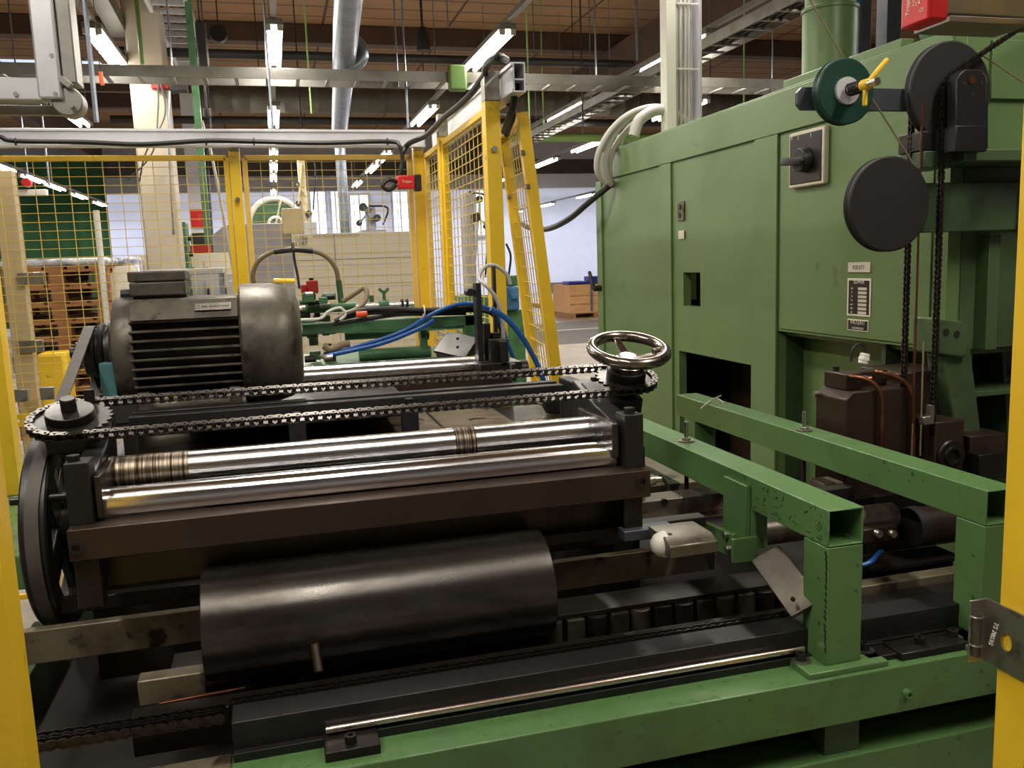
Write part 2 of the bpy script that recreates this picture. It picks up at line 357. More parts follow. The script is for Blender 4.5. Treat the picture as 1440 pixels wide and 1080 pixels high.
for x, (nm, ys) in rows.items():
    y0, y1 = min(ys)-1.2, max(ys)+1.2
    for k, y in enumerate(sorted(ys)):
        lamp_proto('bright twin tube ceiling light, %s lamp of the %s' % (ordn[k], nm), (x, y, LAMP_Z))
    ch_ = thing('lighting_channel', 'thin metal channel carrying the lights of the %s' % nm, 'channel', (x, (y0+y1)/2, LAMP_Z+.08))
    MB().box(x-.025, x+.025, y0, y1, LAMP_Z+.08, LAMP_Z+.12).build('channel_body', 'alud', ch_)
    for k in range(3):
        yh_ = y0+.4+(y1-y0-.8)*k/2; MB().cyl((x+.03, yh_, LAMP_Z+.11), (x+.03, yh_, 6.195), .006, 6).build('hanger', 'galv', ch_)
# hanging rods
rods = [(62,0,70,262,9), (188,0,200,90,7), (122,0,136,172,6), (378,0,384,190,6.5), (430,0,438,160,9), (567,0,574,180,8), (628,0,630,40,9), (745,10,745,180,9), (819,0,820,190,9), (895,0,896,85,9), (765,115,765,190,12), (415,66,425,190,13), (290,110,298,190,10), (1046,36,1046,145,9)]
for k, (xa, ya, xb, yb, Y) in enumerate(rods):
    b = at(xb, yb, Y=Y)
    tag(MB().cyl((b.x, b.y, b.z), (b.x, b.y, 6.15), .009 if k not in (1, 2, 9) else .016, 6).build('hanging_rod', ['galv', 'lgreen', 'dark'][k % 3 if k not in (2, 5, 9) else 0]),
        'thin ceiling hanger rod seen %s' % ['left of the curtain top', 'against the cream column', 'beside the aluminium arm', 'beside the motor light row', 'left of the silver duct', 'right of the silver duct', 'above the middle of the tray', 'behind the fence top', 'in front of the timber boards', 'left of the cable riser', 'behind the leaning panel top', 'below the spiral duct', 'under the cable ladder', 'right of the cable riser'][k], 'hanger rod')
def repeat(o, vecs):
    for v in vecs:
        c = o.copy(); COL.objects.link(c); c.parent = o.parent; c.location = Vector(o.location)+Vector(v)
# ceiling services
def xbar(nm, label, cat, Y, zc, x0, x1, r, m, box=None):
    b = MB()
    if box: b.box(x0, x1, Y-box[0]/2, Y+box[0]/2, zc-box[1]/2, zc+box[1]/2)
    else: b.cyl((x0, Y, zc), (x1, Y, zc), r, 20)
    return tag(b.build(nm, m, bev=.003 if box else 0), label, cat)
z = at(480, 107, Y=7.8).z
tr = thing('cable_tray', 'straight grey metal cable tray crossing the whole hall overhead', 'cable tray', (1.5, 7.8, z-.05))
MB().box(-3.0, 7.5, 7.75, 7.76, z-.045, z+.045).build('side_rail', 'alud', tr, bev=.002)
MB().box(-3.0, 7.5, 8.05, 8.06, z-.045, z+.045).build('side_rail', 'alud', tr, bev=.002)
repeat(MB().box(-2.95, -2.92, 7.76, 8.05, z-.045, z-.03).build('rung', 'alud', tr), [(k*.25, 0, 0) for k in range(1, 42)])
for k in range(6): MB().cyl((-2.6+k*1.9, 8.04, z-.03), (-2.6+k*1.9, 8.04, 6.195), .007, 6).build('hanger', 'galv', tr)
xbar('sprinkler_pipe', 'thin black pipe crossing just above the cable tray', 'pipe', 9.45, at(480, 80, Y=9.45).z, -1.3, 4.1, .045, 'dark')
xbar('sprinkler_pipe', 'black pipe crossing lower down, under the sooty spiral duct', 'pipe', 14.5, at(480, 170, Y=14.5).z, -2.2, 9, .06, 'dark')
xbar('green_pipe', 'light green pipe crossing right of the fence, level with its top', 'pipe', 13, at(800, 194, Y=13).z, 3.4, 9, .06, 'lgreen')
xbar('green_pipe', 'thin green pipe along the far white wall', 'pipe', 39, at(760, 260, Y=39).z, -12, 20, .07, 'lgreen')
zc = at(600, 143, Y=14).z
d = thing('spiral_duct', 'wide sooty spiral ventilation duct crossing behind the fence top', 'duct', (5, 14, zc-.2))
pf = [(0, 0)]
for k in range(48): pf += [(.19, .02+k*.25), (.19, .22+k*.25), (.2, .235+k*.25), (.2, .245+k*.25)]
MB().lathe(pf+[(0, 12.0)], (-.9, 14, zc), (1, 0, 0), 28).build('duct_body', 'duct', d)
for k in range(5): MB().cyl((0+k*2.5, 14, zc+.18), (0+k*2.5, 14, 6.195), .008, 6).build('hanger', 'dark', d)
xbar('roof_girder', 'dark girder crossing below the roof behind the spiral duct', 'girder', 20, at(700, 128, Y=20).z, -9, 14, 0, 'beam', (.2, .3))
xbar('roof_girder', 'deep brown girder nearest the wall, low above the fence', 'girder', 30, at(700, 235, Y=30).z, -12, 20, 0, 'duct', (.2, .5))
# diagonal tray over the cabinet
a, b = at(1100, 0, Z=3.42), at(752, 195, Z=3.42)
dt = thing('cable_tray', 'long metal cable tray running away beside the row over the cabinet', 'cable tray', (a.x, (a.y+b.y)/2, 3.37))
xs = 3.66
MB().box(xs-.01, xs, 3.0, 13.5, 3.37, 3.46).build('side_rail', 'alud', dt, bev=.002)
MB().box(xs+.25, xs+.26, 3.0, 13.5, 3.37, 3.46).build('side_rail', 'alud', dt, bev=.002)
repeat(MB().box(xs, xs+.25, 3.05, 3.08, 3.37, 3.385).build('rung', 'alud', dt), [(0, k*.25, 0) for k in range(1, 42)])
for k in range(5): MB().cyl((xs+.24, 3.4+k*2.3, 3.39), (xs+.24, 3.4+k*2.3, 6.195), .007, 6).build('hanger', 'galv', dt)
cb = MB()
for q in (0, .06, .12): cb.tube([(xs+.06+q, 3.1+k*1.0, 3.41+random.uniform(-.006, .01)) for k in range(11)], .018, 8)
cb.build('cables', 'rubber', dt)
# cable ladder left
zl = 4.1
p0, p1 = at(208, 0, Z=zl), at(262, 0, Z=zl); q1 = at(272, 88, Z=zl)
cl = thing('cable_ladder', 'steep rung cable ladder hanging above the cream column', 'cable ladder', ((p0.x+p1.x)/2, q1.y-1.5, zl))
for xx in (p0.x, p1.x): MB().box(xx-.018, xx+.018, 4.5, q1.y, zl-.05, zl+.05).build('side_rail', 'alu', cl, bev=.002)
repeat(MB().box(p0.x, p1.x, 4.6, 4.635, zl-.03, zl+.02).build('rung', 'alu', cl), [(0, .28*k, 0) for k in range(1, int((q1.y-4.65)/.28)+1)])
MB().cyl((p0.x, q1.y-.2, zl), (p0.x, q1.y-.2, 6.195), .008, 6).build('hanger', 'galv', cl); MB().cyl((p1.x, 5.0, zl), (p1.x, 5.0, 6.195), .008, 6).build('hanger', 'galv', cl)
cb = MB()
for q in (.05, .11, .16): cb.tube([(p0.x+q*1.6, 4.6+k*(q1.y-4.6)/7, zl+.03+random.uniform(0, .02)) for k in range(8)], .016, 6)
cb.build('cables', 'rubber', cl)
# silver ducts
a, b = at(492, -40, Y=5.8), at(477, 190, Y=12.2)
a = a+(a-b)*((6.19-a.z)/(a.z-b.z))
d = thing('exhaust_duct', 'big silver exhaust duct sloping down from the ceiling in the middle', 'duct', (b.x, b.y, 2.2))
MB().cyl(a, b, .145, 28, .10).build('sloping_pipe', 'galv', d)
MB().cyl(b, (b.x+.0, b.y, 1.9), .07, 20).build('drop_pipe', 'galv', d)
e = at(497, 60, Y=8)
MB().tube([at(488, 50, Y=8), at(505, 62, Y=8), at(510, 78, Y=8), at(500, 92, Y=8), at(484, 98, Y=8)], .055, 16).build('branch_elbow', 'galv', d)
p = at(96, 0, Y=9)
tag(MB().bar(at(128, -30, Y=8), at(168, 42, Y=9.2), .15, .14).build('flat_duct', 'duct'), 'flat galvanised duct end up beside the aluminium arm', 'duct')
# round things in the ceiling
pb = at(307, 46, Y=11)
ls = thing('loudspeaker', 'small round black speaker hanging left of the motor light row', 'speaker', (pb.x, pb.y, pb.z-.1))
MB().cyl((pb.x, pb.y, pb.z), (pb.x, pb.y+.12, pb.z), .10, 24).build('speaker_body', 'dark', ls, bev=.01); MB().cyl((pb.x, pb.y+.06, pb.z+.09), (pb.x, pb.y+.06, 6.195), .008, 6).build('hanger', 'dark', ls)
pb = at(595, 55, Y=12)
hl = thing('ceiling_heater', 'dark bell-shaped ceiling unit left of the second light row', 'ceiling unit', (pb.x, pb.y, pb.z-.15))
MB().lathe([(0, 0), (.09, 0), (.10, .18), (.05, .3), (0, .3)], (pb.x, pb.y, pb.z-.15), (0, 0, 1), 20).build('bell', 'dark', hl); MB().cyl((pb.x, pb.y, pb.z+.14), (pb.x, pb.y, 6.195), .01, 6).build('hanger', 'dark', hl)
pb = at(643, 110, Y=7.705)
tag(MB().box(pb.x-.08, pb.x+.08, pb.y-.04, pb.y+.04, pb.z-.11, pb.z+.11).build('junction_box', 'lgreen', bev=.02), 'pale green box mounted on the cable tray left of the tall post', 'box')
sa, sb2 = at(15, 97, Z=6.17), at(140, 88, Z=6.17); struct(MB().box(sa.x, sb2.x, sa.y, sb2.y, 6.17, 6.195).build('window_7', 'skyl'))
# ============================================================ BACKGROUND HALL
# cream column
cx0, cx1 = at(185, 150, Y=9).x, at(236, 150, Y=9).x
c = thing('concrete_column', 'cream concrete column behind the left fence panel', 'column', ((cx0+cx1)/2, 9.2, 0))
MB().box(cx0, cx1, 9, 9.4, 0, 6.2).build('column_body', 'cream', c, bev=.02)
cb = MB(); cb.tube([at(240, 95, Y=8.95), at(238, 200, Y=8.95), at(244, 330, Y=8.95)], .012, 6); cb.build('conduit', 'galv', c)
p = at(215, 110, Y=8.93)
MB().box(p.x-.02, p.x+.14, 8.9, 8.98, p.z-.10, p.z+.02).build('junction_box', 'redb', c, bev=.01); MB().box(p.x+.14, p.x+.3, 8.88, 8.96, p.z-.12, p.z+.04).build('isolator_box', 'dark', c, bev=.01)
cables = MB()
for (x1_, x2_, x3_) in ((222, 214, 178), (232, 205, 196)):
    cables.tube([at(222, 100, Y=8.875), at(x1_, 160, Y=8.86), at(x2_, 215, Y=8.8), at(x3_, 255, Y=8.8)], .008, 6)
tag(cables.build('hanging_cable', 'rubber'), 'pair of thin dark cables hanging down in front of the cream column', 'cable')
# pale blue column and black pipe behind
x0 = at(262, 250, Y=20).x; x1 = at(286, 250, Y=20).x
tag(MB().box(x0, x1, 20, 20.4, 0, 6.1).build('steel_column', 'wallp', bev=.02), 'white far column with a red sign on it', 'column')
tag(MB().cyl((at(294, 330, Y=18).x, 18, 0), at(288, 190, Y=18), .04, 10).build('drain_pipe', 'dark'), 'black down pipe beside the red sign', 'pipe')
sg = at(281, 307, Y=19.9)
s_ = thing('wall_sign', 'square red sign on the white far column', 'sign', (sg.x, 19.94, sg.z-.2))
MB().box(sg.x-.19, sg.x+.19, 19.92, 19.95, sg.z-.19, sg.z+.19).build('sign_panel', 'red', s_, bev=.005)
text('symbol', 'F', .2, (sg.x, 19.915, sg.z), (1, 0, 0), (0, 0, 1), 'orange', s_)
# green curtain
x0, x1 = at(10, 300, Y=28).x, at(152, 300, Y=28).x
cu = MB(); n = 60
zt, zb_ = at(80, 228, Y=28).z, .2
V = []
for k in range(n+1):
    xx = x0-.8+(x1-x0+.8)*k/n; yy = 28+.012*math.sin(k*.8)
    V.append([cu.bm.verts.new((xx, yy, zb_)), cu.bm.verts.new((xx, yy, zt)), cu.bm.verts.new((xx, yy+.02, zt)), cu.bm.verts.new((xx, yy+.02, zb_))])
for A, Bq in zip(V, V[1:]):
    for q in range(4): cu.bm.faces.new((A[q], Bq[q], Bq[(q+1)%4], A[(q+1)%4]))
cu.bm.faces.new(V[0][::-1]); cu.bm.faces.new(V[-1])
tag(cu.build('welding_curtain', 'curt'), 'dark green curtain hanging behind the stack of pallets', 'curtain')
# pallets
def pallet(x, y, z, label, first=[None]):
    if first[0] is None:
        t = thing('wooden_pallet', label, 'pallet', (x, y, z), 'stacked wooden pallets behind the left fence')
        top = MB()
        for k in range(5): top.box(x-.4+k*.165, x-.4+k*.165+.13, y-.6, y+.6, z+.122, z+.144)
        top.build('deck_boards', 'wood', t, bev=.002)
        for xx in (-.4, -.05, .3):
            for yy in (-.6, -.0725, .455): MB().box(x+xx, x+xx+.1, y+yy, y+yy+.145, z+.022, z+.100).build('block', 'wood', t, bev=.002)
            MB().box(x+xx, x+xx+.1, y-.6, y+.6, z, z+.022).build('bottom_board', 'wood', t, bev=.002)
        for yy in (-.6, -.07, .455): MB().box(x-.4, x+.4, y+yy, y+yy+.145, z+.1, z+.122).build('stringer_board', 'wood', t)
        first[0] = t; return t
    return dup(first[0], (x, y, z), label)
pl = ['on the floor', 'second from the floor', 'third from the floor', 'fourth from the floor', 'fifth from the floor', 'sixth from the floor', 'seventh from the floor', 'eighth from the floor', 'ninth from the floor', 'tenth from the floor', 'eleventh from the floor', 'topmost of the stack']
xm = at(82, 420, Y=8.0).x
for k in range(12): pallet(xm+random.uniform(-.02, .02), 8.6+random.uniform(-.02, .02), k*.1441, 'brown wooden pallet in the tall stack behind the left fence, %s' % pl[k])
tag(MB().box(xm-.42, xm+.42, 8.0, 9.1, 1.733, 1.80).build('film_wrap', 'film', bev=.03), 'crumpled clear film lying on top of the pallet stack', 'plastic film')
p = at(165, 385, Y=8.6)
tag(MB().box(max(p.x-.1, xm+.44), p.x+.2, 8.5, 8.9, 0, p.z+.15).build('wrapped_goods', 'film', bev=.04), 'grey film-wrapped goods right of the pallet stack', 'goods')
p = at(78, 512, Y=7.7)
tag(MB().box(at(55, 500, Y=7.7).x, at(96, 500, Y=7.7).x, 7.6, 7.85, 0, at(70, 495, Y=7.7).z).build('plastic_bag', 'yel', bev=.03), 'glossy yellow bag in front of the pallet stack', 'bag')
# grey cabinets and things behind the fence
p = at(160, 397, Y=7); 
tag(MB().lathe([(0, 0), (.10, 0), (.10, p.z+.05), (.06, p.z+.12), (0, p.z+.12)], (p.x+.08, 7, 0), (0, 0, 1), 24).build('cream_canister', 'offw'), 'cream rounded canister standing behind the motor', 'canister')
x0, x1 = at(300, 350, Y=11.5).x, at(410, 350, Y=11.5).x
g = thing('machine_hood', 'light grey sheet metal machine hood below the round green wheel', 'machine', ((x0+x1)/2, 11.8, 0))
MB().prism([(x0, 0), (x1+.1, 0), (x1+.1, at(390, 313, Y=11.5).z), (x0+.16, at(320, 316, Y=11.5).z), (x0, at(300, 330, Y=11.5).z)], 'Y', 11.5, 12.0).build('hood_body', 'greyc', g, bev=.01)
wh = at(388, 312, Y=11.45)
wheel = thing('belt_wheel', 'large round green wheel with a white rim, half hidden behind the grey hood', 'wheel', (wh.x, 12.1, wh.z-.36))  # round belt wheel of the machine
MB().cyl((wh.x, 12.06, wh.z), (wh.x, 12.12, wh.z), .32, 40).build('wheel_disc', 'mgreen', wheel)
MB().torus((wh.x, 12.06, wh.z), (0, 1, 0), .335, .035, 48, 10).build('rim', 'white', wheel)
MB().torus((wh.x, 12.0, wh.z), (0, 1, 0), .09, .02, 32, 8).build('hub_ring', 'white', wheel)
for a_ in (1.3, 3.2): MB().cyl((wh.x, 12.0, wh.z), (wh.x+.32*math.cos(a_), 12.0, wh.z+.32*math.sin(a_)), .012, 8).build('spoke', 'white', wheel)
p = at(412, 312, Y=11.2)
cbx = thing('control_box', 'beige control box on a post in front of the round green wheel', 'control box', (p.x, 11.25, 0))
MB().box(p.x-.13, p.x+.13, 11.1, 11.4, p.z-.15, p.z+.16).build('box_body', 'creamd', cbx, bev=.01); MB().box(p.x-.03, p.x+.03, 11.2, 11.26, 0, p.z-.15).build('post', 'greyc', cbx)
p = at(255, 345, Y=9.45)
g = thing('machine_unit', 'small green machine unit with black knobs left of the red box', 'machine', (p.x, 9.6, 0))
MB().box(p.x-.09, p.x+.06, 9.45, 9.75, 0, at(255, 312, Y=9.45).z).build('green_body', 'mgreen', g, bev=.01)
for k in range(3): MB().cyl((p.x+.06, 9.55, p.z-.25+k*.16), (p.x+.10, 9.55, p.z-.25+k*.16), .025, 12).build('knob', 'rubber', g)
MB().box(p.x-.06, p.x-.01, 9.43, 9.45, p.z-.06, p.z+.0).build('label_plate', 'white', g)
p = at(279, 345, Y=10.5)
g = thing('oil_unit', 'red and black box standing beside the small green machine unit', 'box', (p.x, 10.6, 0))
MB().box(p.x-.12, p.x+.12, 10.5, 10.8, 0, p.z+.0).build('red_body', 'redb', g, bev=.01)
MB().box(p.x-.08, p.x+.12, 10.48, 10.8, p.z+.0, p.z+.14).build('dark_top', 'dark', g, bev=.03)
# far grey cabinets
for (xa, xb, yt, Y_, lab, m_) in ((186, 330, 357, 9.9, 'long low white worktop cabinet behind the motor', 'offw'), (260, 332, 385, 9.5, 'grey lower cabinet under the white worktop', 'greyc')):
    x0, x1 = at(xa, yt, Y=Y_).x, at(xb, yt, Y=Y_).x; zt = at((xa+xb)/2, yt, Y=Y_).z
    cbn = thing('cabinet', lab, 'cabinet', ((x0+x1)/2, Y_+.3, 0))
    MB().box(x0, x1, Y_, Y_+.28, 0, zt).build('cabinet_body', m_, cbn, bev=.01)
    for k in range(3):
        xa_ = x0+(x1-x0)*k/3+.02
        dr_ = MB().box(xa_, x0+(x1-x0)*(k+1)/3-.02, Y_-.015, Y_, .1, zt-.08).build('door', m_, cbn, bev=.004); MB().box(xa_+.02, xa_+.04, Y_-.03, Y_-.015, zt-.3, zt-.15).build('handle', 'dark', dr_)
p = at(400, 393, Y=8.6)
yr = thing('yellow_bar', 'short yellow bar on a grey post behind the red valve box', 'bar', (p.x, 8.6, 0))
MB().cyl(at(385, 395, Y=8.6), at(420, 395, Y=8.6), .022, 14).build('bar_tube', 'yel', yr); MB().cyl((p.x-.05, 8.62, 0), (p.x-.05, 8.62, p.z), .015, 8).build('post', 'greyc', yr)
# whiteboard
x0, x1 = at(415, 400, Y=7.5).x, at(584, 400, Y=7.5).x; zt = at(500, 327, Y=7.5).z
wb = thing('planning_board', 'large cream planning board with hand-written rows behind the far machine', 'board', ((x0+x1)/2, 7.52, .5))
MB().box(x0, x1+.1, 7.5, 7.53, .5, zt).build('board_panel', 'offw', wb, bev=.003)
for xx in (x0+.05, x1): MB().box(xx, xx+.04, 7.53, 7.57, 0, zt-.1).build('leg', 'greyc', wb)
lb = MB()
for yy in (364, 400, 440): z_ = at(500, yy, Y=7.5).z; lb.box(x0, x1+.1, 7.497, 7.5, z_-.002, z_+.002)
xx = at(474, 400, Y=7.5).x; lb.box(xx-.002, xx+.002, 7.497, 7.5, .5, zt)
for k in range(14): z_ = .52+k*.095; lb.box(x0, x1+.1, 7.498, 7.5, z_-.0006, z_+.0006)
lb.build('ruled_lines', 'ink', wb)
p = at(424, 335, Y=7.49); text('handwriting', 'L186', .05, p, (1, 0, 0), (0, 0, 1), 'ink', wb)
p = at(424, 343, Y=7.49); text('handwriting', 'L187', .05, p, (1, 0, 0), (0, 0, 1), 'ink', wb)
p = at(473, 332, Y=7.49); text('handwriting', 'METRARSEA CONSTRUCTIE TYPE', .026, p, (1, 0, 0), (0, 0, 1), 'ink', wb)
# bright windows at the end wall
for k, (xa, xb, ya, yb, Y_) in enumerate(((436, 460, 270, 330, 40.8), (465, 480, 268, 330, 40.8), (492, 520, 275, 330, 40.8), (552, 575, 270, 325, 40.8), (668, 682, 268, 330, 40.8))):
    A, Bq = at(xa, ya, Y=Y_), at(xb, yb, Y=Y_)
    wd = struct(MB().box(A.x, Bq.x, Y_, Y_+.05, Bq.z, A.z).build('window_%d' % (k+1), 'winl'))
    f_ = MB().box(A.x-.1, A.x, Y_-.05, Y_+.1, Bq.z-.1, A.z+.1).box(Bq.x, Bq.x+.1, Y_-.05, Y_+.1, Bq.z-.1, A.z+.1).box(A.x, Bq.x, Y_-.05, Y_+.1, A.z, A.z+.1).box(A.x, Bq.x, Y_-.05, Y_+.1, Bq.z-.1, Bq.z)
    f_.box((A.x+Bq.x)/2-.03, (A.x+Bq.x)/2+.03, Y_-.05, Y_, Bq.z, A.z).build('window_frame', 'greyc', wd)
# machine silhouette by the windows
def junk(nm, lab, cat, px0, px1, py0, py1, Y_, m1, m2, seed, floor_=True):
    rnd = random.Random(seed); A, Bq = at(px0, py0, Y=Y_), at(px1, py1, Y=Y_); t = thing(nm, lab, cat, ((A.x+Bq.x)/2, Y_+.3, 0))
    W = Bq.x-A.x; zt, zb = A.z, Bq.z
    MB().box(A.x+.1*W, Bq.x-.1*W, Y_, Y_+.6, 0, zb+.15*(zt-zb)).build('machine_base', m1, t, bev=.01)
    MB().box(A.x+.35*W, A.x+.62*W, Y_+.1, Y_+.4, zb, zt).build('machine_column', m2, t, bev=.01)
    for k in range(3):
        a = Vector((A.x+W*rnd.random(), Y_-.02, zb+(zt-zb)*rnd.uniform(.2, 1))); c = Vector((A.x+W*.5, Y_+.05, zb+(zt-zb)*rnd.uniform(.3, .9)))
        MB().cyl(a, c, W*.035, 8).build('arm', m2, t)
        MB().cyl(a, a+Vector((0, .1, 0)), W*rnd.uniform(.08, .14), 12).build('hand_wheel', 'dark', t)
    cbm = MB(); cbm.tube([(A.x+.4*W, Y_-.05, zt), (A.x+.95*W, Y_-.1, zt-.1*(zt-zb)), (A.x+.8*W, Y_-.05, zb+.3*(zt-zb))], W*.03, 8); cbm.build('cable', 'rubber', t)
    return t
junk('drilling_machine', 'tall grey machine with dark cables between the round wheel and the windows', 'machine', 405, 450, 218, 328, 13, 'greyc', 'creamd', 3)
junk('milling_machine', 'green and grey machine seen through the side fence panel', 'machine', 640, 692, 270, 440, 10, 'mgreen', 'greyc', 5)
junk('workshop_machine', 'grey machine with a curved hood left of the fence corner', 'machine', 500, 548, 290, 328, 14, 'greyc', 'galv', 8)
p = at(720, 430, Y=6)
g = thing('pedestal_grinder', 'blue and green machine behind the leaning yellow panel', 'machine', (p.x, 6.1, 0))
x0, x1 = at(703, 430, Y=6).x, at(731, 430, Y=6).x
MB().box(x0, x1, 6, 6.3, at(715, 437, Y=6).z, at(715, 403, Y=6).z).build('blue_body', 'bluep', g, bev=.015)
MB().cyl((x0+.7*(x1-x0), 5.97, p.z+.08), (x0+.7*(x1-x0), 6.0, p.z+.08), .03, 20).build('cover', 'bluep', g)
MB().box(x0, x1+.05, 6.05, 6.35, 0, at(715, 437, Y=6).z).build('green_pedestal', 'mgreen', g, bev=.01)
MB().box(x0+.03, x1+.05, 6.1, 6.3, at(715, 403, Y=6).z, at(715, 388, Y=6).z).build('head', 'mgreen', g, bev=.01)
rr = MB()
for k in range(3):
    xx = x0+.05*k; rr.tube([(xx, 6.1, at(715, 388, Y=6).z), (xx+.02, 6.1, at(715, 360, Y=6).z), (xx-.01, 6.1, at(715, 342, Y=6).z)], .008, 6)
rr.build('cables', 'rubber', g)
# crate on pallet
A = at(798, 447, Y=23); xL, xR = at(797, 440, Y=22.8).x, at(870, 440, Y=22.8).x
cr = thing('pallet_crate', 'pine collar crate on a pallet left of the green cabinet', 'crate', ((xL+xR)/2, 23.3, 0))
zt = at(828, 400, Y=22.5).z
MB().tube_box(xL, xR, 22.5, 24, .15, zt, .03, 'Z').build('collars', 'woodl', cr, bev=.004)
MB().box(xL+.03, xR-.03, 22.53, 23.97, .15, .17).build('deck', 'wood', cr)
hx = at(831, 420, Y=22.5).x
MB().box(hx-.02, hx+.04, 22.47, 22.5, .2, zt).build('corner_hinge', 'galv', cr)
sl = MB()
for yy in (.39, .62): sl.box(xL-.002, xR+.002, 22.495, 22.5, yy, yy+.008)
sl.build('board_gaps', 'dark', cr)
pb_ = MB()
for xx in (xL, (xL+xR)/2-.08, xR-.16): pb_.box(xx, xx+.16, 22.5, 24, .02, .13)
pb_.box(xL, xR, 22.5, 24, 0, .02).box(xL, xR, 22.5, 24, .13, .15)
pb_.build('pallet_blocks', 'wood', cr)
tag(MB().box(at(800, 398, Y=22.6).x, at(826, 398, Y=22.6).x, 22.6, 23.2, zt, zt+.10).build('plastic_tray', 'blued', bev=.03), 'dark blue plastic tray lying on the pine crate', 'tray')
tag(MB().box(at(828, 398, Y=22.6).x, at(842, 398, Y=22.6).x, 22.6, 23.0, zt, zt+.22).build('blue_box', 'blued', bev=.02), 'small dark blue box on the crate, nearest the cabinet', 'box')
fp = at(784, 432, Z=0)
pp = thing('wooden_pallet', 'single light pallet lying left of the pine crate', 'pallet', (fp.x, fp.y+.4, 0))
x0, x1 = at(770, 432, Y=fp.y).x, at(800, 432, Y=fp.y).x
MB().box(x0-.3, x1, fp.y, fp.y+1.0, .12, .15).build('deck_boards', 'woodl', pp)
bb = MB()
for xx in (x0-.3, (x0+x1)/2-.2, x1-.14): bb.box(xx, xx+.14, fp.y, fp.y+1, 0, .12)
bb.build('block_row', 'wood', pp)
struct(MB().box(at(770, 411, Y=40.5).x, at(800, 411, Y=40.5).x+1.5, 40.2, 40.9, 0, .5).build('baseboard_back', 'lane'))

tag(MB().cyl((at(135, 300, Y=7.0).x, 7.0, 0), at(135, 296, Y=7.0), .022, 12).build('white_pole', 'white'), 'thin white pole standing in front of the pallets and the green curtain', 'pole')
a = at(264, 0, Y=8.6); tag(MB().box(a.x-.03, a.x+.03, 8.6, 8.66, 1.9, 6.195).build('green_post', 'mgreen', bev=.003), 'narrow green vertical post right of the cable ladder', 'post')
a = at(283, 60, Y=8.2); hr = thing('hoist_tackle', 'dark hanging tackle right of the narrow green post', 'tackle', (a.x, 8.2, at(283, 165, Y=8.2).z))
MB().box(a.x-.04, a.x+.05, 8.18, 8.24, at(283, 100, Y=8.2).z, at(283, 30, Y=8.2).z).build('trolley', 'dark', hr, bev=.015)
MB().cyl((a.x, 8.2, at(283, 165, Y=8.2).z), (a.x, 8.2, at(283, 100, Y=8.2).z), .008, 8).build('rope', 'dark', hr); MB().cyl((a.x, 8.2, at(283, 158, Y=8.2).z-.04), (a.x, 8.2, at(283, 158, Y=8.2).z+.03), .035, 16).build('weight', 'dark', hr, bev=.005)
MB().cyl((a.x, 8.2, at(283, 30, Y=8.2).z), (a.x, 8.2, 6.195), .008, 8).build('hanger', 'dark', hr)
a, b = at(284, 170, Y=8.0), at(330, 330, Y=8.0); b = Vector((b.x+.12, 8.0, .01))
tag(MB().tube([a, at(305, 255, Y=8.0), b], .012, 8).build('pale_hose', 'hoseg'), 'pale hose slanting down behind the left side of the rear fence post', 'hose')
a = at(41, 258, Y=11.9); rr_ = thing('hose_reel', 'red and white hose reel in front of the top of the green curtain', 'hose reel', (a.x, 11.8, a.z-.15))
MB().cyl((a.x, 11.75, a.z), (a.x, 11.85, a.z), .055, 24).build('red_drum', 'red', rr_, bev=.01); MB().box(a.x-.14, a.x+.2, 11.8, 11.9, a.z-.15, a.z-.08).build('bracket', 'white', rr_, bev=.005)
MB().cyl((a.x, 11.88, a.z+.1), (a.x, 11.88, 6.195), .01, 6).build('hanger', 'galv', rr_)
a = at(330, 385, Y=9.1)
for k, (px_, py_, m_, nm, lab) in enumerate(((305, 380, 'greyc', 'parts_bin', 'grey parts bin on the floor side of the rear fence post'), (205, 360, 'dark', 'black_device', 'black device standing on the white worktop edge above the motor'))):
    q = at(px_, py_, Y=9.0); 
    if k: tag(MB().box(q.x-.07, q.x+.09, 9.95, 10.1, at(205, 357, Y=9.95).z, at(205, 357, Y=9.95).z+.22).build(nm, m_, bev=.02), lab, 'device')
q = at(250, 372, Y=8.6); wbn = thing('trolley', 'pale grey trolley seen through the rear fence just above the motor', 'trolley', (q.x, 8.8, 0))
MB().box(q.x-.3, q.x+.4, 8.6, 9.0, q.z-.10, q.z-.04).build('shelf', 'greyc', wbn, bev=.01); MB().box(q.x-.3, q.x+.4, 8.6, 9.0, .3, .36).build('shelf', 'greyc', wbn, bev=.01)
for xx in (-.28, .35):
    for yy in (8.62, 8.95): MB().box(q.x+xx, q.x+xx+.03, yy, yy+.03, 0, q.z-.1).build('leg', 'galv', wbn)
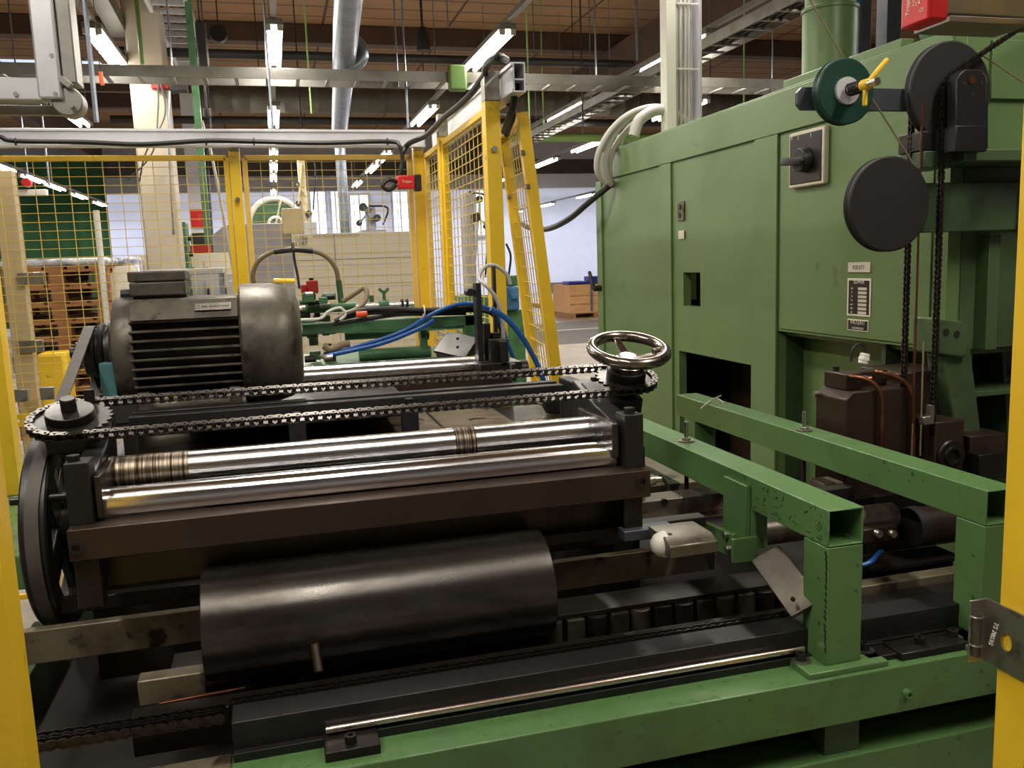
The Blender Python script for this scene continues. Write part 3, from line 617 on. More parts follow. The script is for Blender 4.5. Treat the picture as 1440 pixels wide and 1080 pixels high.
# ============================================================ YELLOW MESH FENCE
def panel(label, bl, br, tl, tr, fm='yel', cw=.0735, ch=.041, fw=.025, mid=None, wm='wire', wr=.0028, bolts=()):
    bl, br, tl, tr = map(Vector, (bl, br, tl, tr)); n = (br-bl).cross(tl-bl).normalized()
    t = thing('mesh_fence', label, 'fence panel', (bl+br)/2)
    MB().bar(bl, tl, fw, fw, n).build('side_frame', fm, t, bev=.002); MB().bar(br, tr, fw, fw, n).build('side_frame', fm, t, bev=.002)
    MB().bar(tl, tr, fw, fw, n).build('top_frame', fm, t, bev=.002); MB().bar(bl, br, fw, fw, n).build('bottom_frame', fm, t, bev=.002)
    w = MB(); W = (br-bl).length; Hh = (tl-bl).length
    nx = int(W/cw); ny = int(Hh/ch)
    for k in range(1, nx+1): a = k*cw/W; w.bar(bl.lerp(br, a), tl.lerp(tr, a), wr*1.2, wr*1.2, n)
    for k in range(1, ny+1): a = k*ch/Hh; w.bar(bl.lerp(tl, a)+n*.003, br.lerp(tr, a)+n*.003, wr, wr, n)
    w.build('wire_mesh', wm, t, sm=False)
    if mid is not None: MB().bar(bl.lerp(tl, mid), br.lerp(tr, mid), fw, fw, n).build('middle_rail', fm, t, bev=.002)
    for b in bolts: MB().hexa(Vector(b)-n*.008, Vector(b)+n*.008, .010).build('bolt', 'zinc', t)
    return t
ZT = 2.22
def fence_post(label, x, y, z1, s=.05, m='yel', plate=True, bracket=None, z0=0, bolts=()):
    t = thing('fence_post', label, 'fence post', (x, y, z0))
    MB().tube_box(x-s/2, x+s/2, y-s/2, y+s/2, z0, z1, .003, 'Z').build('upright', m, t, bev=.002)
    if plate: MB().box(x-.06, x+.06, y-.06, y+.06, z0, z0+.01).build('base_plate', m, t, bev=.002)
    if bracket: MB().tube_box(x-s/2, x+s/2, y-s/2-.004, y+s/2, z1, z1+bracket, .004, 'Z').build('top_bracket', 'zinc', t, bev=.002)
    for zz in bolts: MB().hexa((x, y-s/2-.012, zz), (x, y-s/2, zz), .012).build('bolt', 'zinc', t)
    return t
xp = at(329, 213, Y=4.5).x; xc = at(587, 213, Y=4.5).x
fence_post('yellow fence post between the two rear panels', xp, 4.5, ZT, .05, bracket=.1, bolts=(1.99,))
fence_post('yellow corner post where the rear and side fences meet', xc, 4.5, ZT, .05, bracket=.1)
panel('yellow mesh panel left of the rear post, above its middle rail', (-1.62, 4.5, 1.0), (xp-.04, 4.5, 1.0), (-1.62, 4.5, ZT-.03), (xp-.04, 4.5, ZT-.03))
panel('yellow lower mesh panel behind the motor pulley', (-1.62, 4.5, .12), (xp-.04, 4.5, .12), (-1.62, 4.5, .965), (xp-.04, 4.5, .965))
panel('yellow mesh panel in a lit pale tone between the rear post and the corner post', (xp+.045, 4.5, .12), (xc-.045, 4.5, .12), (xp+.045, 4.5, ZT-.03), (xc-.045, 4.5, ZT-.03), fm='yel_lit')
def clampclip(px_, py_, lab):
    p = at(px_, py_, Y=4.47); return tag(MB().box(p.x-.03, p.x+.03, 4.455, 4.486, p.z-.03, p.z+.03).build('fence_clip', 'zinc', bev=.003), lab, 'clip')
clampclip(30, 556, 'grey clip left of the drive belt, over the beige upright'); clampclip(67, 553, 'grey clip on the middle rail right beside the drive belt')
# beige upright behind rear fence left
b = at(22, 400, Y=4.62); gx0, gx1 = at(8, 400, Y=4.62).x, at(37, 400, Y=4.62).x
gp = thing('gate_upright', 'wide beige upright behind the left end of the rear fence', 'upright', ((gx0+gx1)/2, 4.65, 0))
MB().box(gx0, gx1, 4.6, 4.66, 0, 2.15).build('upright_body', 'creamd', gp, bev=.004)
for yy in (392, 487):
    q = at(46, yy, Y=4.6); MB().box(q.x-.06, q.x+.05, 4.585, 4.6, q.z-.03, q.z+.03).build('hinge_plate', 'zinc', gp, bev=.002)
# side fence
XS = .79
ym = at(622, 190, X=XS).y; yn = at(693, 133, X=XS+.02).y
fence_post('narrow yellow post in the middle of the side fence', XS, ym, ZT, .045, bracket=.1)
fence_post('tall yellow end post of the side fence beside the leaning panel', XS+.01, yn, ZT, .055, bracket=.105, bolts=(2.05,))
panel('narrow yellow mesh panel from the corner post to the middle post', (XS, 4.46, .12), (XS, ym+.035, .12), (XS, 4.46, ZT-.03), (XS, ym+.035, ZT-.03), fm='yel_lit')
panel('yellow mesh panel between the middle post and the tall end post', (XS, ym-.035, .12), (XS, yn+.04, .12), (XS, ym-.035, ZT-.03), (XS, yn+.04, ZT-.03), fm='yel')
# aluminium header profiles
def profile(name, label, x0, x1, y0, y1, z0, z1, ax):
    t = thing(name, label, 'profile', ((x0+x1)/2, (y0+y1)/2, z0)); m = MB().tube_box(x0, x1, y0, y1, z0, z1, .006, ax)
    m.build('profile_body', 'alu', t, bev=.002)
    r = MB()
    if ax == 'X':
        r.box(x0, x1, y0-.006, y0, z1-.012, z1).box(x0, x1, y0-.006, y0, z0, z0+.012)
    else:
        r.box(x0-.006, x0, y0, y1, z1-.012, z1).box(x0-.006, x0, y0, y1, z0, z0+.012)
        r.box(x0+.006, x1-.006, y0, y1, z0+.04, z0+.046)
    r.build('lips', 'alu', t, bev=.001); return t
profile('header_profile', 'long aluminium profile along the top of the rear fence', -2.2, xc+.03, 4.43, 4.465, ZT+.012, ZT+.095, 'X')
profile('header_profile', 'aluminium profile along the top of the side fence with its open end showing', XS+.045, XS+.09, at(727, 100, X=XS+.06).y, 4.52, ZT+.0, ZT+.10, 'Y')
cpts = [at(0, 192, Y=4.40), at(22, 198, Y=4.40), at(120, 200, Y=4.40), at(200, 203, Y=4.40), at(290, 198, Y=4.40), at(357, 199, Y=4.40), at(450, 201, Y=4.40), at(545, 199, Y=4.40), at(562, 205, Y=4.38), at(566, 225, Y=4.38), at(562, 247, Y=4.38)]
cbl = thing('safety_cable', 'black cable tied along the rear aluminium profile, running to the small red switch', 'cable', cpts[4])
MB().tube(cpts, .011, 8).build('cable_run', 'rubber', cbl)
for px_ in (22, 290, 357, 545): q = at(px_, 199, Y=4.40); MB().torus(q, (1, 0, 0), .014, .004, 16, 6).build('cable_tie', 'rubber', cbl)
tag(MB().tube([at(566, 215, Y=4.38), at(575, 202, Y=4.36), at(600, 190, X=.74), at(625, 165, X=.74), at(655, 140, X=.76), at(680, 108, X=.78), at(684, 92, X=.76), at(700, 80, X=.76), at(712, 84, X=.84)], .013, 8).build('safety_cable', 'rubber'), 'black cable rising along the side fence and looping over the tall end post', 'cable')
tag(MB().tube([at(725, 116, X=.86), at(722, 145, X=.86), at(716, 165, X=.86), at(709, 185, X=.87)], .013, 8).build('hanging_cable', 'rubber'), 'black cable hanging from the open end of the side profile', 'cable')
tag(MB().tube([at(718, 118, X=.88), at(712, 140, X=.88), at(722, 160, X=.88), at(712, 190, X=.88)], .010, 8).build('hanging_cable', 'rubber'), 'thinner looping black cable behind the tall end post', 'cable')
# small red switch
p = at(571, 256, Y=4.38)
sw = thing('safety_switch', 'small red safety switch on the corner post', 'switch', (p.x, p.y, p.z-.04))
MB().box(p.x-.045, p.x+.04, 4.35, 4.40, p.z-.035, p.z+.03).build('switch_body', 'red', sw, bev=.006)
MB().box(p.x+.04, p.x+.075, 4.36, 4.41, p.z-.045, p.z+.035).build('actuator', 'rubber', sw, bev=.004)
MB().tube([(p.x-.045, 4.37, p.z-.0), (p.x-.09, 4.36, p.z+.01), (p.x-.12, 4.36, p.z-.02), (p.x-.09, 4.36, p.z-.04), (p.x-.05, 4.37, p.z-.015)], .010, 8).build('cable_loop', 'rubber', sw)
text('lettering', 'Trojan', .018, (p.x, 4.349, p.z), (1, 0, 0), (0, 0, 1), 'inkw', sw)
# leaning panel
a, b = at(735, 166, Y=3.15), at(786, 560, Y=3.15); d_ = (b-a)/(b.z-a.z); nb = a+d_*(0.02-a.z)
c_, e_ = at(708, 188, Y=3.62), at(752, 520, Y=3.62); d_ = (e_-c_)/(e_.z-c_.z); fb = c_+d_*(0.02-c_.z)
panel('yellow mesh panel leaning beside the tall end post', fb, nb, c_, a, fm='yel', cw=.055, ch=.062, fw=.042, wr=.003, bolts=[at(735, 215, Y=3.13), at(742, 262, Y=3.13), at(716, 277, Y=3.6)])
# near left post and near right post
t = fence_post('big yellow post nearest the camera at the left edge', -.378-.03, 1.25+.03, 2.4, .06)
MB().box(-.378-.075, -.378-.066, 1.262, 1.3, .1, 2.3).build('frame_edge', 'yel', t, bev=.002)
fp_ = at(10, 694, Y=3.0)
fence_post('yellow post standing on the green frame behind the big left pulley', at(6, 600, Y=3.0).x-.005, 3.0, 2.3, .07, z0=fp_.z, plate=False)
bp = thing('fence_post', 'wide yellow post in the foreground at the right edge', 'fence post', (1.06, .98, 0))
MB().tube_box(1.033, 1.103, .95, 1.02, 0, 2.4, .003, 'Z').build('upright', 'yel', bp, bev=.003)
MB().box(.98, 1.16, .91, 1.08, 0, .01).build('base_plate', 'yel', bp, bev=.002)
# steel bracket in front of it
X_ = 1.0325
bk = thing('hinge_bracket', 'bent bare steel bracket with an oval hole on the right foreground post', 'bracket', (X_, .9, .9))
y0 = at(1387, 840, X=X_).y; z1 = at(1387, 840, X=X_).z; z0 = at(1387, 928, X=X_).z
yh = at(1418, 903, X=X_).y; zh = at(1418, 903, X=X_).z
m_ = MB(); N = 24; out = [(y0, z0), (y0, z1), (y0-.16, z1), (y0-.16, z0)]
def plate_hole(m, outer, hc, hr, hr2, x0, x1):
    """rectangular plate in the YZ plane with an oval hole"""
    ys = [p[0] for p in outer]; zs = [p[1] for p in outer]; ya, yb, za, zb = min(ys), max(ys), min(zs), max(zs)
    inn, ou = [], []
    for k in range(N):
        a = 2*PI*(k+.5)/N; c, s = math.cos(a), math.sin(a)
        inn.append((hc[0]+hr*c, hc[1]+hr2*s)); 
        tx = ((yb if c > 0 else ya)-hc[0])/c; tz = ((zb if s > 0 else za)-hc[1])/s; t_ = min(tx, tz); ou.append((hc[0]+t_*c, hc[1]+t_*s))
    cor = [(yb, zb), (ya, zb), (ya, za), (yb, za)]
    V = {}
    def v(p, x): 
        k = (round(p[0], 6), round(p[1], 6), x)
        if k not in V: V[k] = m.bm.verts.new((x, p[0], p[1]))
        return V[k]
    for k in range(N):
        j = (k+1) % N; poly = [inn[k], ou[k]]
        for c in cor:
            a0, a1, ac = [math.atan2(q[1]-hc[1], q[0]-hc[0]) % (2*PI) for q in (ou[k], ou[j], c)]
            if a1 < a0: a1 += 2*PI
            if a0 < ac < a1 or a0 < ac+2*PI < a1: poly.append(c)
        poly += [ou[j], inn[j]]
        m.bm.faces.new([v(p, x0) for p in poly]); m.bm.faces.new([v(p, x1) for p in poly][::-1])
        m.bm.faces.new([v(inn[k], x0), v(inn[j], x0), v(inn[j], x1), v(inn[k], x1)])
        oo = poly[1:-1]
        for a, b in zip(oo, oo[1:]): m.bm.faces.new([v(a, x0), v(a, x1), v(b, x1), v(b, x0)])
    return m
plate_hole(m_, out, (yh, zh), .010, .014, X_-.004, X_).build('side_plate', 'zinc', bk)
xf_ = at(1363, 843, Y=y0).x
MB().box(xf_, X_, y0-.004, y0, z0, z1).build('back_flange', 'zinc', bk, bev=.001)
MB().cyl((xf_+.010, y0-.006, z0+.012), (xf_+.010, y0-.006, z1-.02), .008, 14).build('hinge_barrel', 'stain', bk)
for zz in (z0+.03, z1-.025): MB().torus((xf_+.010, y0-.006, zz), (0, 0, 1), .009, .0018, 20, 6).build('weld', 'zinc', bk)
text('handwriting', 'TS 78595', .011, (X_-.0045, at(1400, 893, X=X_).y, at(1404, 893, X=X_).z), (0, .25, -1), (0, -1, -.25), 'inkw', bk)
# ============================================================ OVERHEAD ALUMINIUM ARM (top left)
Y_ = 3.0
x0, x1, x2 = at(42, 30, Y=Y_).x, at(76, 30, Y=Y_).x, at(98, 30, Y=Y_).x; zb_ = at(60, 138, Y=Y_).z
am = thing('gantry_arm', 'bare aluminium gantry arm hanging into the top left corner', 'gantry', (x0, Y_, zb_))
MB().box(x0, x1, Y_, Y_+.09, zb_, 3.1).build('front_profile', 'alu', am, bev=.006)
MB().box(x1+.002, x2, Y_+.02, Y_+.12, zb_+.05, 3.1).build('side_profile', 'alud', am, bev=.004)
zz = at(30, 140, Y=Y_).z; zt = at(30, 108, Y=Y_).z
MB().box(x0-.9, x0+.01, Y_+.005, Y_+.08, zz, zt).build('cross_profile', 'alu', am, bev=.004)
MB().box(x0-.9, x1, Y_+.09, Y_+.12, zz-.03, zz+.0).build('under_rail', 'alud', am, bev=.003)
p = at(92, 140, Y=Y_)
MB().cyl((p.x, Y_+.02, p.z), (p.x, Y_+.1, p.z), .045, 24).build('end_joint', 'alud', am, bev=.004)
MB().bar(at(84, 110, Y=Y_+.01), at(100, 122, Y=Y_+.01), .02, .02).build('strut', 'alud', am, bev=.002)
for q in ((72, 78), (78, 132), (100, 148), (22, 132)): a = at(q[0], q[1], Y=Y_-.002); MB().cyl(a, a+Vector((0, .01, 0)), .007, 12).build('bolt', 'zinc', am)
hk = thing('hook_handle', 'small orange handle hanging right of the aluminium arm', 'handle', at(144, 120, Y=6))
MB().cyl(at(141, 101, Y=6), at(144, 120, Y=6), .012, 10).build('grip', 'orange', hk); q = at(141, 101, Y=6); MB().cyl(q, (q.x, q.y, 6.195), .003, 6).build('cord', 'dark', hk)
# ============================================================ GREEN CABINET MACHINE
XF, YN, YF_, ZC = 1.90, 2.12, 4.88, 2.245
cab = thing('green_cabinet', 'big green machine cabinet filling the right side', 'machine cabinet', (2.4, 3.4, 0))
# side face built as blocks around the three openings (window 1, lower opening, lower recess)
def F(px_, py_): q = at(px_, py_, X=XF); return q.y, q.z
wy1, wz1 = F(961, 383); wy0, wz0 = F(985, 432)
oy1, oz1 = F(955, 493); oy0, _ = F(1056, 540)
ry1 = F(1093, 470)[0]; rz = F(1200, 478)[1]
zlow = .35
side = MB()
T = .04
def sb(ya, yb, za, zb): side.box(XF, XF+T, ya, yb, za, zb)
sb(YN, ry1, rz, ZC)                       # panel above the recess
sb(ry1, oy0, zlow, ZC)                      # strip between recess and opening
sb(oy0, wy0, oz1, ZC); sb(wy0, wy1, oz1, wz0); sb(wy0, wy1, wz1, ZC); sb(wy1, oy1, oz1, ZC)
sb(oy1, YF_, zlow, ZC)
side.build('side_wall', 'cab', cab)
zg = F(1000, 214)[1]; RB = .013
MB().box(XF-RB, XF, YN+.001, YF_, zg, ZC-.001).build('top_band', 'cab', cab, bev=.003)
for pa, pb, zlo in ((843, 850, zlow), (932, 947, zlow), (1064, 1095, zlow)):
    ya_, yb_ = F(pa, 400)[0], F(pb, 400)[0]; MB().box(XF-RB, XF, min(ya_, yb_), max(ya_, yb_), zlo, zg).build('frame_post', 'cab', cab, bev=.003)
MB().box(XF+.12, XF+.15, YN+.05, ry1, zlow, rz).build('recess_wall', 'cab', cab)
MB().box(XF+T, XF+.14, YN+.05, ry1, rz-.02, rz).build('recess_ledge', 'cab', cab)
MB().box(XF+T, XF+.6, ry1, ry1+.02, zlow, rz).build('recess_side', 'dgreen', cab)
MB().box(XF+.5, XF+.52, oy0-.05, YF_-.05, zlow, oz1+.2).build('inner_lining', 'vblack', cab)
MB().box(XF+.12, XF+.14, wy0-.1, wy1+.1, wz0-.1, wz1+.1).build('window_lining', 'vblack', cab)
MB().cyl((XF+.1, (wy0+wy1)/2, wz0+.0), (XF+.1, (wy0+wy1)/2, wz1), .03, 14).build('inner_pipe', 'redb', cab)
MB().box(XF+.001, XF+1.3, YF_+.001, YF_+.03, zlow, ZC).build('end_wall', 'cab', cab)
MB().box(XF, XF+1.3, YN+.02, YF_+.03, ZC, ZC+.01).build('top_sheet', 'cab', cab, bev=.003)
MB().box(XF+.05, XF+1.3, YN+.03, YF_, .0, zlow).build('plinth', 'dgreen', cab)
MB().cyl((XF+.25, (oy0+oy1)/2-.02, .5), (XF+.25, (oy0+oy1)/2+.0, oz1+.1), .012, 12).build('inner_cable', 'hoseb', cab)
MB().box(XF+.2, XF+.48, oy0-.04, (oy0+oy1)/2-.06, zlow, oz1-.15).build('inner_block', 'oily', cab)
MB().box(XF+.3, XF+.48, (oy0+oy1)/2+.05, oy1+.03, zlow, oz1-.04).build('inner_block', 'brown', cab)
# raised top part toward the front
ys1, zs1 = F(1098, 126)
MB().box(XF+.01, XF+1.1, at(1262, 90, X=XF).y, at(1098, 130, X=XF).y, ZC+.01, ZC+.04).build('raised_top', 'cab', cab, bev=.003)
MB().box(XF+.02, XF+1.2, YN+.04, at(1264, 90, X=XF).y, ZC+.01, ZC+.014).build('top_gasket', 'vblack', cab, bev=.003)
# panel seams standing proud of the side wall
def seam(a, b, hgt=.012, dep=.008, nm='panel_edge', m='cab'):
    y_a, z_a = F(*a); y_b, z_b = F(*b)
    MB().bar((XF-dep/2, y_a, z_a), (XF-dep/2, y_b, z_b), dep, hgt, (0, 0, 1) if abs(y_a-y_b) > abs(z_a-z_b) else (0, 1, 0)).build(nm, m, cab)
def plate(px0, py0, px1, py1, dep=.006):
    """raised door sheet given by two opposite corners on the side wall"""
    (ya, za), (yb, zb) = F(px0, py0), F(px1, py1)
    return MB().box(XF-dep, XF, min(ya, yb), max(ya, yb), min(za, zb), max(za, zb)).build('door_sheet', 'cab', cab, bev=.002)
gz = F(960, 224)[1]
(yA, _), (yB, _) = F(1098, 250), F(1330, 250)
MB().box(XF-.006, XF, YN+.06, yA-.01, rz+.01, zg-.012).build('door_sheet', 'cab', cab, bev=.002)
# screw heads
for q in ((958, 291), (958, 303), (844, 290)): 
    ya, z_ = F(*q); MB().cyl((XF-.012, ya, z_), (XF, ya, z_), .012 if q[0] > 900 else .006, 14).build('screw', 'black', cab)
ya, z_ = F(959, 297)
MB().box(XF-.009, XF, ya-.035, ya+.03, z_-.045, z_+.045).build('lock_plate', 'stain', cab, bev=.002)
ya, z_ = F(960, 330); MB().box(XF-.008, XF-.006, ya-.03, ya+.03, z_-.02, z_+.02).build('sticker', 'offw', cab)
# near end face (facing the camera) and its ribs
MB().box(XF+T, XF+1.3, YN, YN+.03, rz, ZC-.001).build('front_wall', 'cab', cab, bev=.002)
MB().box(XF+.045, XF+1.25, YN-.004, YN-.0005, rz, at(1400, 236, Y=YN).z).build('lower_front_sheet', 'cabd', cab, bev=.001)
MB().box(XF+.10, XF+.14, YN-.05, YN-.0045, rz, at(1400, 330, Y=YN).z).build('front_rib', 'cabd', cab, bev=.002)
MB().box(XF+.02, XF+1.3, YN+.28, YN+.3, zlow, rz).build('front_recess_wall', 'dgreen', cab)
zr = at(1400, 140, Y=YN).z
MB().box(XF+.12, XF+1.3, YN-.012, YN-.001, zr, ZC-.02).build('front_sheet', 'cab', cab, bev=.002)
zsh1, zsh0 = at(1400, 213, Y=YN-.1).z, at(1400, 230, Y=YN-.1).z
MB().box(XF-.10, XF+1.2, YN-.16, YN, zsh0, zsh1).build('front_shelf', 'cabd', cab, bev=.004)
zq1, zq0 = at(1380, 255, Y=YN-.03).z, at(1380, 317, Y=YN-.03).z
MB().box(XF-.02, XF+.5, YN-.03, YN, zq0, zq1).build('bolt_plate', 'dgreen', cab, bev=.003)
for q in ((1366, 267), (1364, 305), (1402, 285), (1409, 285)): a = at(q[0], q[1], Y=YN-.03); MB().cyl(a, a-Vector((0, .012, 0)), .009, 6).build('bolt', 'dgreen', cab)
# ribs lower right
for yy in (487, 545):
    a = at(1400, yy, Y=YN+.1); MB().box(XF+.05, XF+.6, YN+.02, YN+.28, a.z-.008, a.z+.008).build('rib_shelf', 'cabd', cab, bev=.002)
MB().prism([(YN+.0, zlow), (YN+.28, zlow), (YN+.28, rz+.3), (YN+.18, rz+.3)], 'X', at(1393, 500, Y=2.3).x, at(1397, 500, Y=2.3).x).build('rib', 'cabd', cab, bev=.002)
# cast arm with two holes
def P2(Y, *l): return [(at(a, b, Y=Y).x, at(a, b, Y=Y).z) for a, b in l]
MB().prism(P2(2.02, (1318, 447), (1355, 452), (1362, 458), (1362, 500), (1352, 503), (1318, 498)), 'Y', 2.02, 2.12).build('arm_head', 'cabd', cab, bev=.006)
for q in ((1331, 467), (1346, 470)): a = at(q[0], q[1], Y=2.018); MB().cyl(a, a+Vector((0, .012, 0)), .010, 14).build('bolt_hole', 'vblack', cab)
MB().prism(P2(2.04, (1326, 500), (1364, 480), (1382, 622), (1362, 628), (1340, 590)), 'Y', 2.04, 2.11).build('arm_rib', 'cabd', cab, bev=.006)
# labels on the cabinet
def lab_box(px0, py0, px1, py1, nm, m, par, dep=.004, off=.006):
    (ya, za), (yb, zb) = F(px0, py0), F(px1, py1)
    return MB().box(XF-off-dep, XF-off, min(ya, yb), max(ya, yb), min(za, zb), max(za, zb)).build(nm, m, par, bev=.0008)
ya, z_ = F(1211, 376)
n1 = thing('label_sticker', 'blank cream sticker above the black nameplate', 'sticker', (XF-.008, ya, z_-.03)); lab_box(1196, 369, 1227, 383, 'sticker_face', 'offw', n1)
text('printing', '420.071', .02, (XF-.0105, ya, z_), (0, -1, 0), (0, 0, 1), 'ink', n1, .0003)
ya, z_ = F(1211, 430)
n2 = thing('nameplate', 'black nameplate with a column of seven blank fields', 'nameplate', (XF-.008, ya, z_-.1)); lab_box(1195, 391, 1227, 446, 'plate_frame', 'inkw', n2, .003); pf2 = lab_box(1197, 394, 1225, 443, 'plate_face', 'labelb', n2, .004)
yf0, yf1 = F(1210, 430)[0], F(1222, 430)[0]
for k in range(7):
    zz = F(1216, 406+k*5.65)[1]; MB().box(XF-.0108, XF-.0098, min(yf0, yf1), max(yf0, yf1), zz-.0045, zz+.0045).build('blank_field', 'offw', pf2)
    text('printing', ['W', 'P', 'M', 'Th', 'mm²', 'kN', 'Fk'][k], .010, (XF-.0108, F(1202, 400)[0], zz), (0, -1, 0), (0, 0, 1), 'inkw', pf2, .0003)
text('printing', 'SUPPER', .017, (XF-.0108, ya, F(1211, 396.5)[1]), (0, -1, 0), (0, 0, 1), 'inkw', pf2, .0003)
ya3, z3 = F(1210, 456)
n3 = thing('nameplate', 'small black plate reading PATENT below the larger nameplate', 'nameplate', (XF-.008, ya3, z3-.03)); lab_box(1195, 448, 1224, 467, 'plate_frame', 'inkw', n3, .003); lab_box(1196, 449.5, 1223, 465.5, 'plate_face', 'labelb', n3, .004)
text('printing', 'PATENT', .021, (XF-.0108, ya3, F(1210, 453.5)[1]), (0, -1, 0), (0, 0, 1), 'inkw', n3, .0003)
text('printing', 'ANGEMELDET', .010, (XF-.0108, ya3, F(1210, 461.5)[1]), (0, -1, 0), (0, 0, 1), 'inkw', n3, .0003)
# rotary switch
y0_, z0_ = F(1142, 222); ye, _ = F(1169, 222); yw, _ = F(1119, 222); zt_ = F(1142, 183)[1]; zb2 = F(1142, 262)[1]
rs = thing('rotary_switch', 'black rotary main switch with a pale frame on the green cabinet', 'switch', (XF-.01, y0_, zb2))
MB().box(XF-.03, XF-.006, ye, yw, zb2, zt_).build('pale_frame', 'offw', rs, bev=.006)
rf_ = MB().box(XF-.034, XF-.029, ye+.012, yw-.012, zb2+.012, zt_-.012).build('black_face', 'labelb', rs, bev=.003)
yk, zk = F(1145, 225)
kn_ = MB().cyl((XF-.034, yk, zk), (XF-.066, yk, zk), .045, 36, .040).build('knob_base', 'rubber', rs, bev=.003)
kb = MB().lathe([(0, -.012), (.012, -.012), (.014, 0), (.012, .012), (0, .012)], (0, 0, 0), (0, 0, 1), 20); 
bmesh.ops.transform(kb.bm, matrix=Matrix.Translation((XF-.078, yk+.02, zk-.002))@Matrix.Rotation(math.radians(4), 4, 'X')@Matrix.Diagonal((1.3, 5.4, 1.1, 1)), verts=kb.bm.verts)
kb.build('knob_grip', 'rubber', kn_)
text('printing', '0', .016, (XF-.0346, F(1125, 195)[0], F(1125, 195)[1]), (0, -1, 0), (0, 0, 1), 'inkw', rf_, .0003)
text('printing', '2', .016, (XF-.0346, F(1134, 194)[0], F(1134, 194)[1]), (0, -1, 0), (0, 0, 1), 'inkw', rf_, .0003)
text('printing', '3', .016, (XF-.0346, F(1152, 190)[0], F(1152, 190)[1]), (0, -1, 0), (0, 0, 1), 'inkw', rf_, .0003)
# lever handle on the far edge
ya, z_ = F(848, 405)
lv = thing('lever_handle', 'small black lever handle at the far left edge of the green cabinet', 'handle', (XF-.05, ya, z_-.02))
MB().cyl((XF, ya, z_), (XF-.06, ya+.0, z_), .018, 14).build('pivot', 'rubber', lv, bev=.002)
MB().cyl((XF-.06, ya, z_), (XF-.07, ya+.04, z_+.10), .014, 12, .010).build('lever', 'rubber', lv)
# things on top of the cabinet
gc = at(1166, 110, Y=3.5)
gy = thing('green_column', 'round green column standing on top of the green cabinet', 'column', (gc.x, 3.5, ZC+.06))
MB().cyl((gc.x, 3.5, ZC), (gc.x, 3.5, at(1166, 18, Y=3.5).z), .118, 40).build('lower_tube', 'cab', gy)
MB().cyl((gc.x, 3.5, at(1166, 18, Y=3.5).z), (gc.x, 3.5, at(1166, 12, Y=3.5).z), .123, 40).build('collar', 'cab', gy, bev=.003)
MB().cyl((gc.x, 3.5, at(1166, 12, Y=3.5).z), (gc.x, 3.5, 3.4), .108, 40).build('upper_tube', 'cab', gy)
for (pa, pb, m_, lab) in ((1202, 1209, 'bluep2', 'narrow blue upright behind the green column'), (1210, 1225, 'slate', 'slate grey upright just right of the blue one'), (1247, 1267, 'slate', 'wider slate grey upright behind the yellow wing handle')):
    x0, x1 = at(pa, 60, Y=4.0).x, at(pb, 60, Y=4.0).x
    tag(MB().box(x0, x1, 4.0, 4.0+(x1-x0), ZC+.012, 3.6).build('steel_upright', m_, bev=.003), lab, 'upright')
er = at(853, 197, X=XF+.12)
tag(MB().torus((er.x, er.y-.1, ZC+.07), (.5, .6, .1), .055, .014, 32, 10).build('lifting_ring', 'cab'), 'green lifting eye ring on the far corner of the green cabinet', 'lifting ring')
# cable riser
x0, x1 = at(937, 150, Y=4.35).x, at(985, 150, Y=4.35).x
rz_ = thing('cable_riser', 'white cable riser channel with grey cables standing on the green cabinet', 'cable channel', ((x0+x1)/2, 4.4, ZC+.01))
MB().box(x0, x0+.055, 4.34, 4.42, ZC+.01, 3.7).build('channel_side', 'white', rz_, bev=.003)
MB().box(x0+.055, x1, 4.41, 4.42, ZC+.01, 3.7).build('channel_back', 'alu', rz_, bev=.002)
MB().box(x1-.015, x1, 4.33, 4.42, ZC+.01, 3.7).build('channel_lip', 'alu', rz_, bev=.002)
for k in range(4):
    cb = MB(); xx = x0+.075+k*.024
    cb.tube([(xx, 4.38, 3.7), (xx+random.uniform(-.006, .006), 4.37, 3.2), (xx+random.uniform(-.01, .01), 4.36, 2.8), (xx, 4.38, 2.33)], .010, 8); cb.build('cable', 'hoseg', rz_)
for zz in (2.62, 2.95): MB().box(x0+.06, x1-.015, 4.345, 4.35, zz, zz+.008).build('cable_tie', 'white', rz_)
# hoses on the far corner
hs = [[(975, 172), (955, 160), (925, 150), (890, 158), (862, 180), (843, 212), (840, 240), (852, 258)], [(965, 172), (948, 156), (918, 153), (885, 166), (862, 192), (852, 222), (853, 244), (860, 260)], [(985, 172), (962, 165), (935, 156), (900, 168), (872, 195), (858, 225), (858, 250), (864, 262)]]
for k, h in enumerate(hs):
    pts = [at(a, b, Y=4.45+.02*k+.05*j/2) for j, (a, b) in enumerate(h)]
    tag(MB().tube(pts, .017, 10).build('grey_hose', 'hoseg'), ['outermost grey hose arching over the far corner of the green cabinet', 'innermost grey hose arching over the far corner of the green cabinet', 'middle grey hose arching over the far corner of the green cabinet'][k], 'hose')
tag(MB().tube([at(891, 192, Y=4.4), at(900, 168, Y=4.4), at(925, 155, Y=4.4), at(950, 162, Y=4.4), at(972, 176, Y=4.4)], .03, 14).build('thick_hose', 'hoseg'), 'thick pale hose bending down onto the green cabinet top', 'hose')
tag(MB().tube([at(862, 257, X=1.88), at(830, 283, X=1.78), at(800, 308, X=1.72), at(770, 322, X=1.7), at(745, 320, X=1.7), at(733, 314, X=1.7)], .018, 10).build('black_cable', 'rubber'), 'thick black cable sagging from the green cabinet towards the leaning panel', 'cable')
